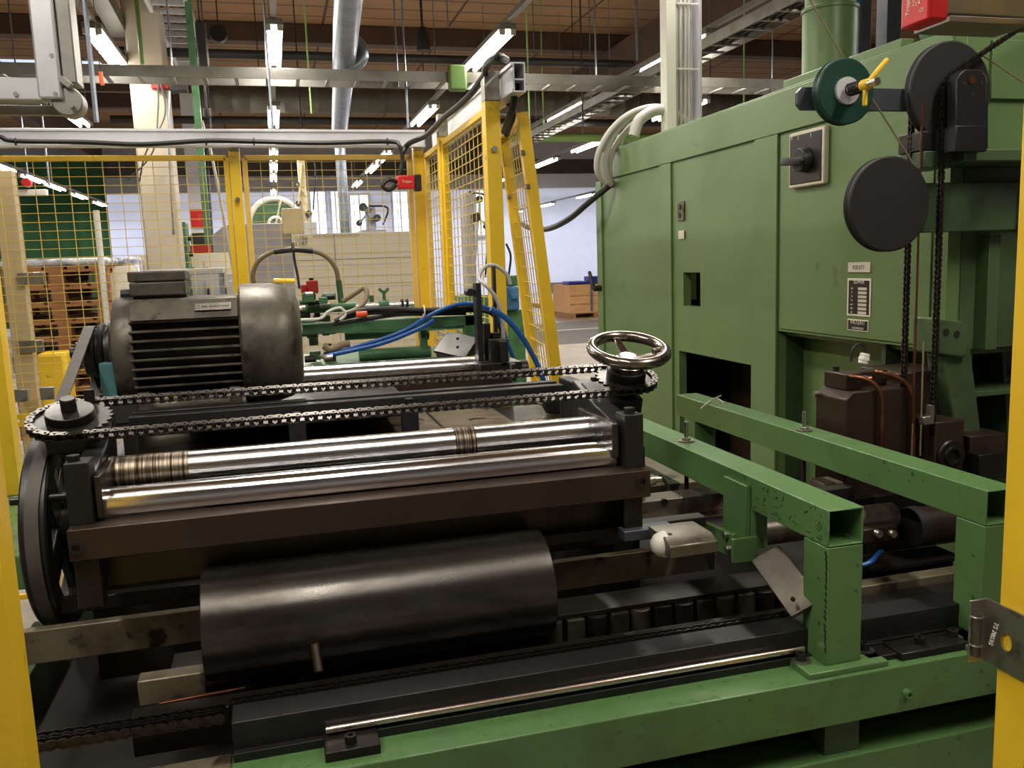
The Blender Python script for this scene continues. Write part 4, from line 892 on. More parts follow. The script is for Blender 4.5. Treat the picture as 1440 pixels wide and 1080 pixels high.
# ============================================================ CHAINS
def link_mesh(kind, pitch, hgt, wd, th):
    m = MB(); n = 10
    r = hgt/2
    def plate(z0, z1):
        pts = []
        for k in range(n+1): a = PI/2+PI*k/n; pts.append((math.cos(a)*r, math.sin(a)*r))
        pts.append((pitch*.5, -r*.72))
        for k in range(n+1): a = -PI/2+PI*k/n; pts.append((pitch+math.cos(a)*r, math.sin(a)*r))
        pts.append((pitch*.5, r*.72)); m.prism(pts, 'Z', z0, z1)
    if kind == 'outer':
        plate(wd/2, wd/2+th); plate(-wd/2-th, -wd/2)
        for x in (0, pitch): m.cyl((x, 0, -wd/2-th*1.8), (x, 0, wd/2+th*1.8), r*.30, 8)
    else:
        plate(wd/2-th*1.1, wd/2-th*.1); plate(-wd/2+th*.1, -wd/2+th*1.1)
        for x in (0, pitch): m.cyl((x, 0, -wd/2+th), (x, 0, wd/2-th), r*.62, 10)
    bm = m.bm; bmesh.ops.recalc_face_normals(bm, faces=bm.faces)
    me = bpy.data.meshes.new(kind+'_link'); bm.to_mesh(me); bm.free(); me.materials.append(K['chain']); me.shade_smooth(); me.set_sharp_from_angle(angle=.6)
    return me
LM = {}
def chain(name, label, path, axis, closed=False, pitch=.01905, hgt=.0165, wd=.013, th=.0022, strands=(0,), cat='chain'):
    key = (pitch, hgt, wd, th)
    if key not in LM: LM[key] = (link_mesh('outer', *key), link_mesh('inner', *key))
    P = [Vector(p) for p in path]
    if closed: P = P+[P[0]]
    L = [0]
    for a, b in zip(P, P[1:]): L.append(L[-1]+(b-a).length)
    n = int(round(L[-1]/pitch)); 
    if closed and n % 2: n += 1
    st = L[-1]/n if closed else pitch
    n = n if closed else int(L[-1]/pitch)
    Q = []; j = 0
    for k in range(n+1):
        d = min(k*st, L[-1])
        while j < len(P)-2 and L[j+1] < d: j += 1
        t = (d-L[j])/max(1e-9, L[j+1]-L[j]); Q.append(P[j].lerp(P[j+1], min(1, t)))
    zmin = min(P, key=lambda v: v.z); root = thing(name, label, cat, zmin)
    ax = Vector(axis).normalized()
    for s_ in strands:
        for k in range(n):
            a, b = Q[k], Q[k+1]; d = b-a; f = d.length/pitch; d.normalize(); y = ax.cross(d)
            o = bpy.data.objects.new(['outer_link', 'inner_link'][k % 2], LM[key][k % 2]); COL.objects.link(o); o.parent = root
            q = a-zmin+ax*s_
            o.matrix_local = Matrix(((d.x*f, y.x, ax.x, q.x), (d.y*f, y.y, ax.y, q.y), (d.z*f, y.z, ax.z, q.z), (0,0,0,1)))
    return root
def arc(c, r, a0, a1, n, ax1, ax2):
    c, ax1, ax2 = Vector(c), Vector(ax1), Vector(ax2)
    return [c+ax1*r*math.cos(a0+(a1-a0)*k/n)+ax2*r*math.sin(a0+(a1-a0)*k/n) for k in range(n+1)]
def sprocket_mb(c, ax, r, th, teeth, a1=None):
    c, ax = Vector(c), Vector(ax).normalized(); u = ax.orthogonal().normalized(); v = ax.cross(u); m = MB(); pts = []
    for k in range(teeth*4):
        a = 2*PI*k/(teeth*4); rr = r + (.0045 if k % 4 in (0,) else (.001 if k % 4 in (1, 3) else -.005)); pts.append(u*math.cos(a)*rr+v*math.sin(a)*rr)
    A = [m.bm.verts.new(c+p-ax*th/2) for p in pts]; Bq = [m.bm.verts.new(c+p+ax*th/2) for p in pts]; n = len(pts)
    m.bm.faces.new(A[::-1]); m.bm.faces.new(Bq)
    for k in range(n): m.bm.faces.new((A[k], A[(k+1)%n], Bq[(k+1)%n], Bq[k]))
    return m
# horizontal drive chain with two sprockets
ZS = 1.345
cl_ = at(100, 590, Y=1.955); cr_ = at(880, 532, Y=1.955); ZS = (cl_.z+cr_.z)/2; cl_.z = cr_.z = ZS
TA = math.radians(17); NV = Vector((0, -math.sin(TA), math.cos(TA))); FV = Vector((0, math.cos(TA), math.sin(TA)))
rl, rr_ = .078, .071
path = arc(cl_, rl, PI/2, 3*PI/2, 16, (1,0,0), FV) + arc(cr_, rr_, -PI/2, PI/2, 16, (1,0,0), FV)
chain('roller_chain', 'long oily roller chain looped flat between the left sprocket and the handwheel sprocket', path, NV, closed=True)
sp1 = thing('chain_sprocket', 'flat toothed sprocket with a raised hub disc at the left end of the roller chain', 'sprocket', (cl_.x, cl_.y, ZS-.005))
sprocket_mb(cl_, NV, rl, .006, 26).build('toothed_disc', 'oily', sp1)
MB().cyl(cl_+NV*.003, cl_+NV*.022, .048, 40).build('hub_disc', 'oily', sp1, bev=.002)
MB().cyl(cl_+NV*.022, cl_+NV*.050, .0155, 28).build('shaft_end', 'black', sp1, bev=.002)
sp2 = thing('chain_sprocket', 'toothed sprocket under the handwheel at the right end of the roller chain', 'sprocket', (cr_.x, cr_.y, ZS-.02))
sprocket_mb(cr_, NV, rr_, .006, 23).build('toothed_disc', 'oily', sp2)
MB().cyl(cr_+NV*.003, cr_+NV*.026, .048, 36).build('hub_disc', 'black', sp2, bev=.002)
# handwheel
R_ = .089
hw = thing('handwheel', 'polished steel handwheel with three spokes above the right sprocket', 'handwheel', cr_+NV*.026)
c = cr_+NV*.076
MB().torus(c, NV, R_, .0138, 72, 18).build('rim', 'wheelm', hw)
MB().lathe([(.0, -.050), (.040, -.050), (.046, -.036), (.030, -.022), (.024, -.020), (.020, -.014), (.0, -.013)], c, NV, 32).build('hub', 'wheelm', hw)
for a in (math.radians(92), math.radians(212), math.radians(332)):
    d_ = Vector((1, 0, 0))*math.cos(a)+FV*math.sin(a); MB().bar(c+d_*.012-NV*.022, c+d_*(R_-.004)-NV*.001, .019, .011, NV).build('spoke', 'wheelm', hw, bev=.003)
MB().cyl(c+Vector((R_*.62, 0, 0))-FV*.02, c+Vector((R_*.93, 0, 0))-FV*.012, .007, 12).build('handle_boss', 'wheelm', hw, bev=.002)
# ============================================================ ROLLER UNIT
YB = 1.70
def B(px_, py_, Y=YB): q = at(px_, py_, Y=Y); return q.x, q.z
bx0, bz1 = B(93, 747); bx1, _ = B(915, 660); bz0 = B(93, 792)[1]
bz1 = (bz1+B(480, 707)[1]+B(913, 660)[1])/3; bz0 = (bz0+B(480, 748)[1])/2
un = thing('beam', 'brown square steel crossbeam below the two bright rollers', 'beam', ((bx0+bx1)/2, YB+.03, bz0))
MB().box(bx0, bx1, YB, YB+.065, bz0, bz1).build('beam_body', 'brown', un, bev=.002)
for px_, py_ in ((108, 770), (902, 677)):
    q = at(px_, py_, Y=YB-.001)
    MB().lathe([(.009, 0), (.012, -.001), (.012, .006), (.0075, .006), (.0075, -.002), (0, -.002)], q, (0, -1, 0), 24).build('socket_screw', 'black', un)
# rollers
def roller(name, label, px0, py0, px1, py1, r, m, bands=(), Y=1.8):
    a, b = at(px0, py0, Y=Y), at(px1, py1, Y=Y); z = (a.z+b.z)/2
    t = thing(name, label, 'roller', ((a.x+b.x)/2, Y, z-r))
    MB().lathe([(0, 0), (r-.003, 0), (r, .003), (r, b.x-a.x-.003), (r-.003, b.x-a.x), (0, b.x-a.x)], (a.x, Y, z), (1, 0, 0), 64).build('roller_body', m, t)
    MB().cyl((a.x-.03, Y, z), (b.x+.03, Y, z), r*.45, 24).build('journal', 'black', t)
    for (u0, u1, mm) in bands:
        MB().cyl((a.x+(b.x-a.x)*u0, Y, z), (a.x+(b.x-a.x)*u1, Y, z), r+.0006, 64, cap=False).build('worn_band', mm, t)
    return a.x, b.x, z
roller('steel_roller', 'thicker rear bright roller with scored bands, behind the front roller', 156, 668, 838, 606, .0375, 'chrome2', ((.0, .145, 'score'), (.675, .72, 'score')), Y=1.90)
roller('steel_roller', 'slimmer front mirror-bright roller lying just above the brown beam', 145, 709, 862, 638, .0315, 'chrome', Y=1.79)
# bearing blocks left
lbk = thing('bearing_block', 'black bearing block assembly carrying the left ends of the two bright rollers', 'bearing block', (-.40, 1.85, bz1))
x0, x1 = B(88, 655, 1.73)[0], B(124, 655, 1.73)[0]; zt = B(100, 652, 1.73)[1]
MB().box(x0, x1, 1.73, 1.785, bz1+.0, zt).build('front_block', 'black', lbk, bev=.002)
MB().prism([(1.785, bz1-.12), (1.97, bz1-.12), (2.03, ZS-.0), (1.90, ZS-.052), (1.86, zt-.01), (1.785, zt-.03)], 'X', x0+.004, x1+.003).build('side_plate', 'black', lbk, bev=.003)
MB().box(x1+.003, x1+.016, 1.74, 1.93, bz1+.005, zt-.03).build('bright_cheek', 'drum', lbk, bev=.003)
q = at(103, 649, Y=1.755); MB().hexa((q.x, 1.757, zt), (q.x, 1.757, zt+.011), .013).build('bolt', 'oily', lbk, bev=.001)
MB().box(-.045, .06, -.05, .05, -.055, -.02, Matrix.Translation(cl_)@Matrix.Rotation(TA, 4, 'X')).build('bearing_cap', 'black', lbk, bev=.004)
MB().cyl(cl_-NV*.10, cl_-NV*.006, .026, 24).build('spindle', 'black', lbk)
MB().box(x1+.03, x1+.06, 1.93, 2.0, bz1+.02, ZS-.03).build('rear_lug', 'oily', lbk, bev=.003)
MB().box(B(100, 800)[0], B(138, 800)[0], YB+.02, YB+.06, bz0-.10, bz0).build('lower_leg', 'oily', lbk, bev=.002)
q = at(125, 553, Y=2.02); MB().cyl((q.x, 2.02, ZS-.02), (q.x, 2.02, q.z+.008), .011, 16).build('threaded_stud', 'oily', lbk)
# bearing blocks right
rbk = thing('bearing_block', 'black bearing block assembly under the handwheel at the right ends of the rollers', 'bearing block', (.78, 1.85, bz1))
x0, x1 = B(879, 600, 1.73)[0], B(905, 600, 1.73)[0]; zt = B(893, 583, 1.73)[1]
MB().box(x0, x1, 1.73, 1.785, bz1, zt).build('front_block', 'black', rbk, bev=.002)
MB().prism([(1.785, bz1-.12), (1.97, bz1-.12), (2.06, ZS-.01), (1.90, ZS-.052), (1.86, zt-.01), (1.785, zt-.03)], 'X', x0-.006, x1).build('side_plate', 'black', rbk, bev=.003)
MB().box(x0-.022, x0-.006, 1.75, 1.98, bz1+.02, zt-.02).build('bright_cheek', 'drum', rbk, bev=.003)
MB().hexa(((x0+x1)/2, 1.757, zt), ((x0+x1)/2, 1.757, zt+.012), .013).build('bolt', 'oily', rbk, bev=.001)
MB().cyl(cr_-NV*.10, cr_-NV*.006, .026, 24).build('spindle', 'black', rbk)
MB().box(-.09, .03, -.05, .07, -.075, -.035, Matrix.Translation(cr_)@Matrix.Rotation(TA, 4, 'X')).build('bearing_cap', 'black', rbk, bev=.004)
a = at(802, 525, Y=2.25); b = at(838, 560, Y=2.1)
MB().box(at(803, 560, Y=2.28).x, x0+.03, 2.0, 2.28, 1.13, at(805, 528, Y=2.28).z).build('rear_arm', 'black', rbk, bev=.004)
for q in ((832, 512), (836, 530)): a = at(q[0], q[1], Y=2.12); MB().hexa((a.x, 2.12, a.z-.02), (a.x, 2.12, a.z), .011).build('bolt', 'brown', rbk, bev=.001)
a = at(834, 565, Y=2.02); MB().cyl((a.x, 2.02, a.z-.08), (a.x, 2.02, a.z), .02, 20).build('bushing', 'brass', rbk)
MB().cyl((x1, 1.84, B(905, 605, 1.84)[1]), (x1+.022, 1.84, B(905, 605, 1.84)[1]), .033, 32).build('end_cap', 'oily', rbk, bev=.003)
MB().box(B(882, 710)[0], B(909, 710)[0], YB+.02, YB+.06, bz0-.09, bz0).build('lower_leg', 'oily', rbk, bev=.002)
q = at(925, 672, Y=1.74)
gn = thing('grease_fitting', 'short threaded fitting poking out right of the brown beam', 'fitting', (q.x, q.y, q.z-.012))
MB().cyl((bx1, 1.73, q.z-.002), (bx1+.022, 1.73, q.z), .012, 16).build('fitting_body', 'zinc', gn, bev=.001)
MB().cyl((bx1+.022, 1.73, q.z), (bx1+.04, 1.73, q.z), .007, 12).build('nipple', 'zinc', gn, bev=.001)
MB().bar((bx1+.034, 1.73, q.z+.01), (bx1+.05, 1.72, q.z-.014), .006, .006).build('wing', 'oily', gn, bev=.001)
# left big flat belt pulley and belt
XP = -.50
pc = Vector((XP, 2.06, 1.098)); RP = .213
bpu = thing('belt_pulley', 'large black spoked belt pulley at the left edge of the machine', 'pulley', (XP, pc.y, pc.z-RP))
MB().lathe([(RP-.004, -.026), (RP, -.022), (RP, -.002), (RP-.005, 0), (RP, .002), (RP, .022), (RP-.004, .026), (RP-.040, .026), (RP-.046, .01), (RP-.046, -.01), (RP-.040, -.026), (RP-.004, -.026)], pc, (1, 0, 0), 80).build('rim', 'black', bpu)
MB().lathe([(0, -.03), (.04, -.03), (.04, .03), (0, .03)], pc, (1, 0, 0), 32).build('hub', 'black', bpu, bev=.002)
for k in range(4):
    a = math.radians(32+90*k); MB().bar(pc+Vector((0, math.cos(a)*.035, math.sin(a)*.035)), pc+Vector((0, math.cos(a)*(RP-.03), math.sin(a)*(RP-.03))), .02, .075, (0, -math.sin(a), math.cos(a))).build('spoke', 'black', bpu, bev=.003)
MB().cyl((XP-.02, pc.y, pc.z), (-.40, pc.y, pc.z), .018, 20).build('axle', 'oily', bpu)
q = at(38, 703, Y=1.9); tag(MB().cyl((q.x-.03, 1.9, q.z), (q.x+.10, 1.9, q.z), .009, 12).build('threaded_rod', 'oily'), 'black threaded rod pointing left behind the big belt pulley', 'rod')
# motor
MY, MR = 2.50, .152; MZ = at(390, 481, Y=2.50).z
mx0, mx1, mx2 = at(157, 500, Y=2.42).x, at(341, 500, Y=2.38).x, at(427, 500, Y=2.38).x
mo = thing('electric_motor', 'grimy grey electric motor with cooling fins and a terminal box on top', 'electric motor', ((mx0+mx1)/2, MY, 1.25))
MB().cyl((mx0+.05, MY, MZ), (mx1, MY, MZ), MR-.026, 48).build('stator', 'fin', mo)
MB().lathe([(0, -.012), (.075, -.012), (.085, 0), (MR-.012, .01), (MR-.004, .03), (MR-.004, .062), (MR-.02, .064), (0, .064)], (mx0, MY, MZ), (1, 0, 0), 56).build('end_bell', 'motor', mo, bev=.002)
cw_ = mx2-mx1
MB().lathe([(0, -.002), (MR+.006, -.002), (MR+.014, .004), (MR+.012, cw_*.55), (MR+.0, cw_*.8), (MR-.02, cw_*.94), (MR-.05, cw_), (0, cw_)], (mx1, MY, MZ), (1, 0, 0), 64).build('fan_cowl', 'motor', mo)
fm = MB(); nf = 9
for k in range(nf):
    zz = MZ+.080-k*.0238; yy = MY-math.sqrt(max(.0, MR**2-(zz-MZ)**2))-.004
    fm.box(mx0+.055, mx1-.002, min(yy, MY-.06), MY-.03, zz-.0028, zz+.0028)
    fm.box(mx0+.055, mx1-.002, MY+.03, MY+MR, zz-.0028, zz+.0028)
fm.build('cooling_fins', 'motor', mo, bev=.001)
q0, q1 = at(184, 418, Y=2.40), at(340, 445, Y=2.38)
MB().box(mx0+.058, mx1-.002, MY-.10, MY+.10, MZ+.105, MZ+.137).build('top_saddle', 'motor', mo, bev=.006)
MB().prism([(MY-MR+.04, MZ+.088), (MY-MR+.008, MZ+.084), (MY-.10, MZ+.134), (MY-.02, MZ+.134), (MY-.02, MZ+.08)], 'X', mx0+.058, mx1-.002).build('top_saddle', 'motor', mo, bev=.003)
q = at(300, 437, Y=2.375)
lpn = Vector((0, -.66, .75)); ru = Vector((0, .75, .66))
PLY = MY-MR+.028; q.z = MZ+.112
lp = MB(); lp.bar((q.x-.045, PLY, q.z), (q.x+.045, PLY, q.z), .003, .026, ru).build('type_plate', 'zinc', mo, bev=.001)
text('printing', 'E&S  60-62-0 Vmax', .0085, Vector((q.x+.006, PLY, q.z))+lpn*.0012, (1, 0, 0), ru, 'labelb', mo, .0008)
tx0, tx1 = at(181, 400, Y=2.42).x, at(260, 400, Y=2.42).x; tz0, tz1 = at(220, 416, Y=2.42).z, at(220, 381, Y=2.42).z
tb = MB().box(tx0, tx1, 2.42, 2.55, tz0, (tz0+tz1)/2+.004).build('terminal_box', 'motor', mo, bev=.004)
MB().box(tx0-.002, tx1+.002, 2.418, 2.552, (tz0+tz1)/2+.005, tz1).build('lid', 'motor', tb, bev=.004)
MB().box(tx0+.01, tx1, 2.44, 2.53, MZ+.12, tz0).build('terminal_neck', 'fin', mo)
MB().cyl((tx0-.03, 2.48, tz0+.005), (tx0+.0, 2.48, tz0+.005), .014, 14).build('cable_gland', 'rubber', mo)
MB().box(mx0+.05, mx1+.02, MY-.17, MY+.1, MZ-.175, MZ-.155).build('foot_rail', 'motor', mo, bev=.002)
for xx in (mx0+.06, mx1-.04): MB().box(xx, xx+.03, MY-.145, MY-.09, MZ-.155, MZ-.10).build('foot', 'motor', mo, bev=.003)
MB().box(mx0-.02, mx0+.06, MY-.14, MY+.14, MZ-.176, MZ-.11).build('front_skirt', 'fin', mo, bev=.003)
q = at(352, 532, Y=2.37); MB().cyl((mx1+.012, MY-MR-.008, q.z), (mx1+.012, MY-MR+.01, q.z), .007, 12).build('cowl_screw', 'oily', mo)
# motor pulley
px_c = at(132, 498, Y=2.4).x
mp = thing('motor_pulley', 'black multi-groove pulley on the left end of the motor shaft', 'pulley', (px_c, MY, MZ-.08))
prof = [(0, -.035), (.062, -.035), (.066, -.033), (.066, -.008), (.060, -.006), (.060, .0), (.074, .002), (.078, .008), (.074, .014), (.066, .016), (.066, .024), (.080, .026), (.080, .034), (.04, .035), (0, .035)]
MB().lathe(prof, (px_c, MY, MZ), (1, 0, 0), 56).build('grooved_disc', 'black', mp)
MB().cyl((px_c-.06, MY, MZ), (px_c-.035, MY, MZ), .03, 28).build('hub_boss', 'oily', mp, bev=.002)
MB().cyl((px_c-.075, MY, MZ), (px_c-.06, MY, MZ), .016, 20).build('shaft_end', 'oily', mp, bev=.002)
MB().cyl((px_c+.03, MY, MZ), (mx0+.02, MY, MZ), .02, 20).build('motor_shaft', 'oily', mp)
# flat belt around both pulleys
def belt_path(c1, r1, c2, r2, n=30):
    d = Vector((c2[0]-c1[0], c2[1]-c1[1])); L = d.length; th = math.atan2(d.y, d.x); b = math.acos((r1-r2)/L); P = []
    for k in range(n+1): a = th+b+(2*PI-2*b)*k/n; P.append((c1[0]+r1*math.cos(a), c1[1]+r1*math.sin(a)))
    for k in range(n+1): a = th-b+(2*b)*k/n; P.append((c2[0]+r2*math.cos(a), c2[1]+r2*math.sin(a)))
    return P
bxm = px_c-.021
o_ = belt_path((pc.y, pc.z), RP+.001, (MY, MZ), .067); q_ = belt_path((pc.y, pc.z), RP+.005, (MY, MZ), .071)
m = MB(); A = []
for (a, b) in zip(o_, q_):
    tt = min(1, max(0, (a[1]-(pc.z+.10))/(MZ-pc.z-.10))); xa = XP+(bxm-XP)*tt
    A.append([m.bm.verts.new(v) for v in ((xa-.013, a[0], a[1]), (xa+.013, a[0], a[1]), (xa+.013, b[0], b[1]), (xa-.013, b[0], b[1]))])
for k in range(len(A)):
    j = (k+1) % len(A)
    for e in range(4): m.bm.faces.new((A[k][e], A[j][e], A[j][(e+1)%4], A[k][(e+1)%4]))
tag(m.build('drive_belt', 'belt'), 'grey flat drive belt running from the motor pulley down to the big left pulley', 'belt')
q = at(155, 540, Y=2.36); tag(MB().box(q.x-.03, q.x+.008, 2.40, 2.50, q.z-.05, q.z+.05).build('teal_bracket', 'teal', bev=.003), 'teal painted bracket end below the motor pulley', 'bracket')
# motor table and bars
mt = thing('motor_table', 'dark steel table carrying the motor', 'machine base', (-.15, 2.5, .95))
MB().box(-.44, .34, 2.26, 2.75, MZ-.196, MZ-.177).build('top_plate', 'oily', mt, bev=.002)
for (x0, x1) in ((-.44, -.38), (.2, .26)): MB().box(x0, x1, 2.66, 2.72, .0, MZ-.196).build('leg', 'oily', mt, bev=.002)
# long black double bar behind the chain
q0, q1 = at(430, 590, Y=2.22), at(790, 552, Y=2.22)
bb = thing('guide_bar', 'long black grooved bar running behind the roller chain', 'bar', ((q0.x+q1.x)/2, 2.25, q1.z-.04))
zt = at(780, 542, Y=2.20).z
MB().box(-.36, q1.x, 2.20, 2.235, zt-.028, zt).build('front_rail', 'black', bb, bev=.002)
MB().box(-.36, q1.x-.01, 2.235, 2.26, zt-.028, zt-.008).build('groove_web', 'oily', bb, bev=.001)
MB().box(-.36, q1.x+.0, 2.26, 2.29, zt-.03, zt+.002).build('rear_rail', 'black', bb, bev=.002)
for px_, py_ in ((418, 600), (576, 580)):
    q = at(px_, py_, Y=2.10); b = thing('clamp_stud', ['black clamp block with a round bolt head, third way along the chain', 'black clamp block with a round bolt head, at the middle of the chain'][px_ > 500], 'clamp', (q.x, 2.10, 1.195))
    MB().box(q.x-.020, q.x+.020, 2.085, 2.12, 1.1965, q.z+.02).build('block', 'black', b, bev=.002)
    MB().cyl((q.x, 2.10, q.z+.02), (q.x, 2.10, q.z+.036), .011, 20).build('bolt_head', 'oily', b, bev=.002)
# second (far) roller unit
FY = 2.86
roller('steel_roller', 'far bright roller between the motor and the black upright', 300, 540, 684, 515, .040, 'chrome2', ((.95, 1.0, 'score'),), Y=FY)
fb_ = thing('beam', 'dark brown crossbeam just under the far bright roller', 'beam', (.3, 2.78, 1.20))
MB().box(-.3, at(720, 530, Y=2.74).x, 2.74, 2.80, 1.17, at(600, 530, Y=2.74).z).build('beam_body', 'brown', fb_, bev=.002)
fbk = thing('bearing_block', 'black bearing block and tall upright at the right end of the far roller', 'bearing block', (.72, 2.85, 1.2))
zb_ = 1.2
def PB(px0, py0, px1, py1, Y, dep, nm, m_, par, bev=.003):
    a, b = at(px0, py0, Y=Y), at(px1, py1, Y=Y); return MB().box(min(a.x, b.x), max(a.x, b.x), Y, Y+dep, min(a.z, b.z), max(a.z, b.z)).build(nm, m_, par, bev=bev)
PB(669, 398, 681, 508, 2.74, .05, 'tall_upright', 'black', fbk)
PB(703, 480, 715, 515, 2.72, .03, 'front_block', 'black', fbk)
PB(690, 478, 716, 516, 2.75, .12, 'block_body', 'black', fbk)
PB(680, 455, 692, 515, 2.80, .06, 'stepped_plate', 'oily', fbk)
PB(693, 374, 701, 478, 2.90, .03, 'rear_upright', 'black', fbk)
PB(676, 512, 735, 524, 2.72, .14, 'foot_plate', 'oily', fbk)
a = at(697, 474, Y=2.8); MB().hexa((a.x, 2.8, a.z-.01), (a.x, 2.8, a.z+.015), .018).build('bolt', 'oily', fbk, bev=.001)
a = at(661, 411, Y=2.76); MB().cyl((a.x-.0, 2.75, a.z), (a.x, 2.80, a.z), .013, 18).build('round_nut', 'black', fbk, bev=.002); MB().bar(a+Vector((0, .01, 0)), at(672, 412, Y=2.77), .012, .012).build('nut_stem', 'black', fbk)
a = at(735, 514, Y=2.8); MB().cyl((a.x-.02, 2.8, a.z-.01), (a.x+.015, 2.8, a.z-.01), .030, 24).build('end_cap', 'oily', fbk, bev=.003)
PB(720, 512, 727, 536, 2.5, .03, 'small_post', 'black', fbk)
# ---- green machine behind (pneumatics)
gm = thing('green_machine_frame', 'green tubular machine frame behind the motor and far roller', 'machine frame', (.35, 3.15, 0))
def XB(px0, py0, px1, py1, Y, dep, hgt, nm, m_, par, bev=.003):
    a, b = at(px0, py0, Y=Y), at(px1, py1, Y=Y); zt = (a.z+b.z)/2
    return MB().box(a.x, b.x, Y, Y+dep, zt-hgt, zt).build(nm, m_, par, bev=bev)
XB(425, 457, 668, 442, 3.05, .05, .038, 'top_rail', 'mgreen', gm)
XB(427, 516, 700, 502, 3.00, .5, .05, 'base_rail', 'mgreen', gm)
a = at(662, 470, Y=3.05); MB().box(a.x-.02, a.x+.03, 3.05, 3.10, .9, a.z+.07).build('upright', 'mgreen', gm, bev=.003)
MB().box(.1, .16, 3.2, 3.26, 0, 1.28).build('leg', 'mgreen', gm); MB().box(.62, .68, 3.2, 3.26, 0, 1.28).build('leg', 'mgreen', gm)
a, b = at(485, 472, Y=3.12), at(560, 466, Y=3.12); MB().cyl(a, (b.x, a.y, a.z), .017, 18).build('round_tube', 'mgreen', gm)
a, b = at(430, 434, Y=3.2), at(500, 430, Y=3.2); MB().cyl(a, (b.x, a.y, a.z), .018, 18).build('round_tube', 'mgreen', gm)
a, b = at(500, 432, Y=3.2), at(582, 427, Y=3.2); MB().cyl(a, (b.x, a.y, a.z), .010, 18).build('steel_rod', 'chrome2', gm)
a, b = at(560, 463, Y=3.12), at(665, 458, Y=3.12); MB().cyl(a, (b.x, a.y, a.z), .013, 18).build('steel_rod', 'chrome2', gm)
a, b = at(505, 500, Y=3.12), at(605, 492, Y=3.12); MB().cyl(a, (b.x, a.y, a.z), .022, 20).build('round_tube', 'mgreen', gm)
for px_, py_ in ((540, 430), (596, 470)):
    a = at(px_, py_, Y=3.16); MB().cyl((a.x-.018, a.y, a.z), (a.x+.018, a.y, a.z), .022, 20).build('clamp_collar', 'mgreen', gm, bev=.003)
a = at(596, 490, Y=3.12); MB().box(a.x-.012, a.x+.012, 3.10, 3.14, a.z-.02, a.z+.07).build('clamp_stem', 'mgreen', gm, bev=.002)
# wing screw
a = at(540, 414, Y=3.16); ws = thing('wing_screw', 'green wing screw standing on the rear rod, left of the corner post', 'wing screw', (a.x, a.y, a.z-.02))
MB().cyl((a.x, a.y, a.z-.03), (a.x, a.y, a.z+.012), .006, 10).build('stem', 'mgreen', ws)
for s in (-1, 1): MB().bar((a.x, a.y, a.z+.005), (a.x+s*.018, a.y, a.z+.022), .006, .012).build('wing', 'mgreen', ws, bev=.003)
for px_, lab in ((522, 'small black clamp nut on the rear rod, left of the wing screw'), (456, 'small green clamp nut beside the curved brown hose')):
    a = at(px_, 420, Y=3.18); tag(MB().cyl((a.x, 3.18, a.z-.012), (a.x, 3.18, a.z+.012), .010, 6).build('clamp_nut', 'mgreen'), lab, 'nut')
a = at(566, 427, Y=3.19); tag(MB().torus((a.x, 3.2, a.z), (1, 0, 0), .014, .005, 18, 6).torus((a.x+.018, 3.2, a.z), (1, 0, 0), .014, .005, 18, 6).build('rod_collar', 'black'), 'pair of thin collars near the right end of the rear rod', 'collar')
# valves and hoses
a = at(436, 403, Y=3.2)
rv = thing('solenoid_valve', 'dull red solenoid valve box behind the motor cowl', 'valve', (a.x, a.y, a.z-.03))
MB().box(a.x-.012, a.x+.028, 3.18, 3.23, a.z-.025, a.z+.022).build('coil', 'redb', rv, bev=.004); MB().box(a.x-.032, a.x-.012, 3.185, 3.225, a.z-.025, a.z+.008).build('connector', 'redb', rv, bev=.003)
MB().cyl((a.x+.006, 3.2, a.z+.022), (a.x+.006, 3.2, a.z+.030), .008, 14).build('nut', 'oily', rv)
vb = thing('valve_block', 'cluster of small green valves and fittings right of the motor cowl', 'valve block', (at(440, 440, Y=3.15).x, 3.15, 1.44))
rnd = random.Random(4)
for k in range(30):
    q = at(rnd.uniform(426, 468), rnd.uniform(408, 505), Y=rnd.uniform(3.11, 3.22)); s = rnd.uniform(.008, .022)
    if k % 2: MB().box(q.x-s, q.x+s, q.y-s, q.y+s, q.z-s*.8, q.z+s*.8).build('valve_body', ['mgreen', 'black', 'dgreen'][k % 3], vb, bev=.003)
    else: MB().cyl((q.x-s*1.3, q.y, q.z), (q.x+s*1.3, q.y, q.z), s*.8, 14).build('fitting', ['mgreen', 'oily', 'zinc'][k % 3], vb, bev=.002)
ap = [at(358, 405, Y=3.2), at(356, 385, Y=3.2), at(364, 366, Y=3.2), at(385, 354, Y=3.2), at(412, 351, Y=3.2), at(440, 353, Y=3.2), at(460, 362, Y=3.2), at(472, 378, Y=3.2), at(476, 395, Y=3.2)]
ah = thing('curved_hose', 'brown hose arched high over the motor cowl between two green stubs', 'hose', ap[-1])
MB().tube(ap, .0085, 12).build('hose', 'hoseb', ah)
MB().tube(ap[3:6], .0105, 10).build('sleeve', 'oily', ah)
for (pa, pb) in (((358, 405), (360, 440)), ((476, 394), (480, 425))): MB().cyl(at(*pa, Y=3.2), at(*pb, Y=3.2), .0105, 14).build('green_stub', 'mgreen', ah)
q = at(412, 350, Y=3.2); MB().box(q.x-.006, q.x+.006, 3.19, 3.21, q.z-.002, q.z+.022).build('clip', 'zinc', ah)
tag(MB().tube([at(412, 346, Y=3.22), at(414, 365, Y=3.3), at(418, 385, Y=3.4), at(421, 405, Y=3.5)], .005, 8).build('blue_cable', 'blued'), 'thin dark blue cable hanging from the top of the arched hose', 'cable')
tag(MB().tube([at(482, 424, Y=3.1), at(500, 412, Y=3.1), at(512, 405, Y=3.1), at(516, 414, Y=3.08), at(510, 428, Y=3.06), at(495, 438, Y=3.05), at(485, 440, Y=3.05)], .009, 10).build('looped_hose', 'hoseb'), 'brown hose loop beside the second green stub', 'hose')
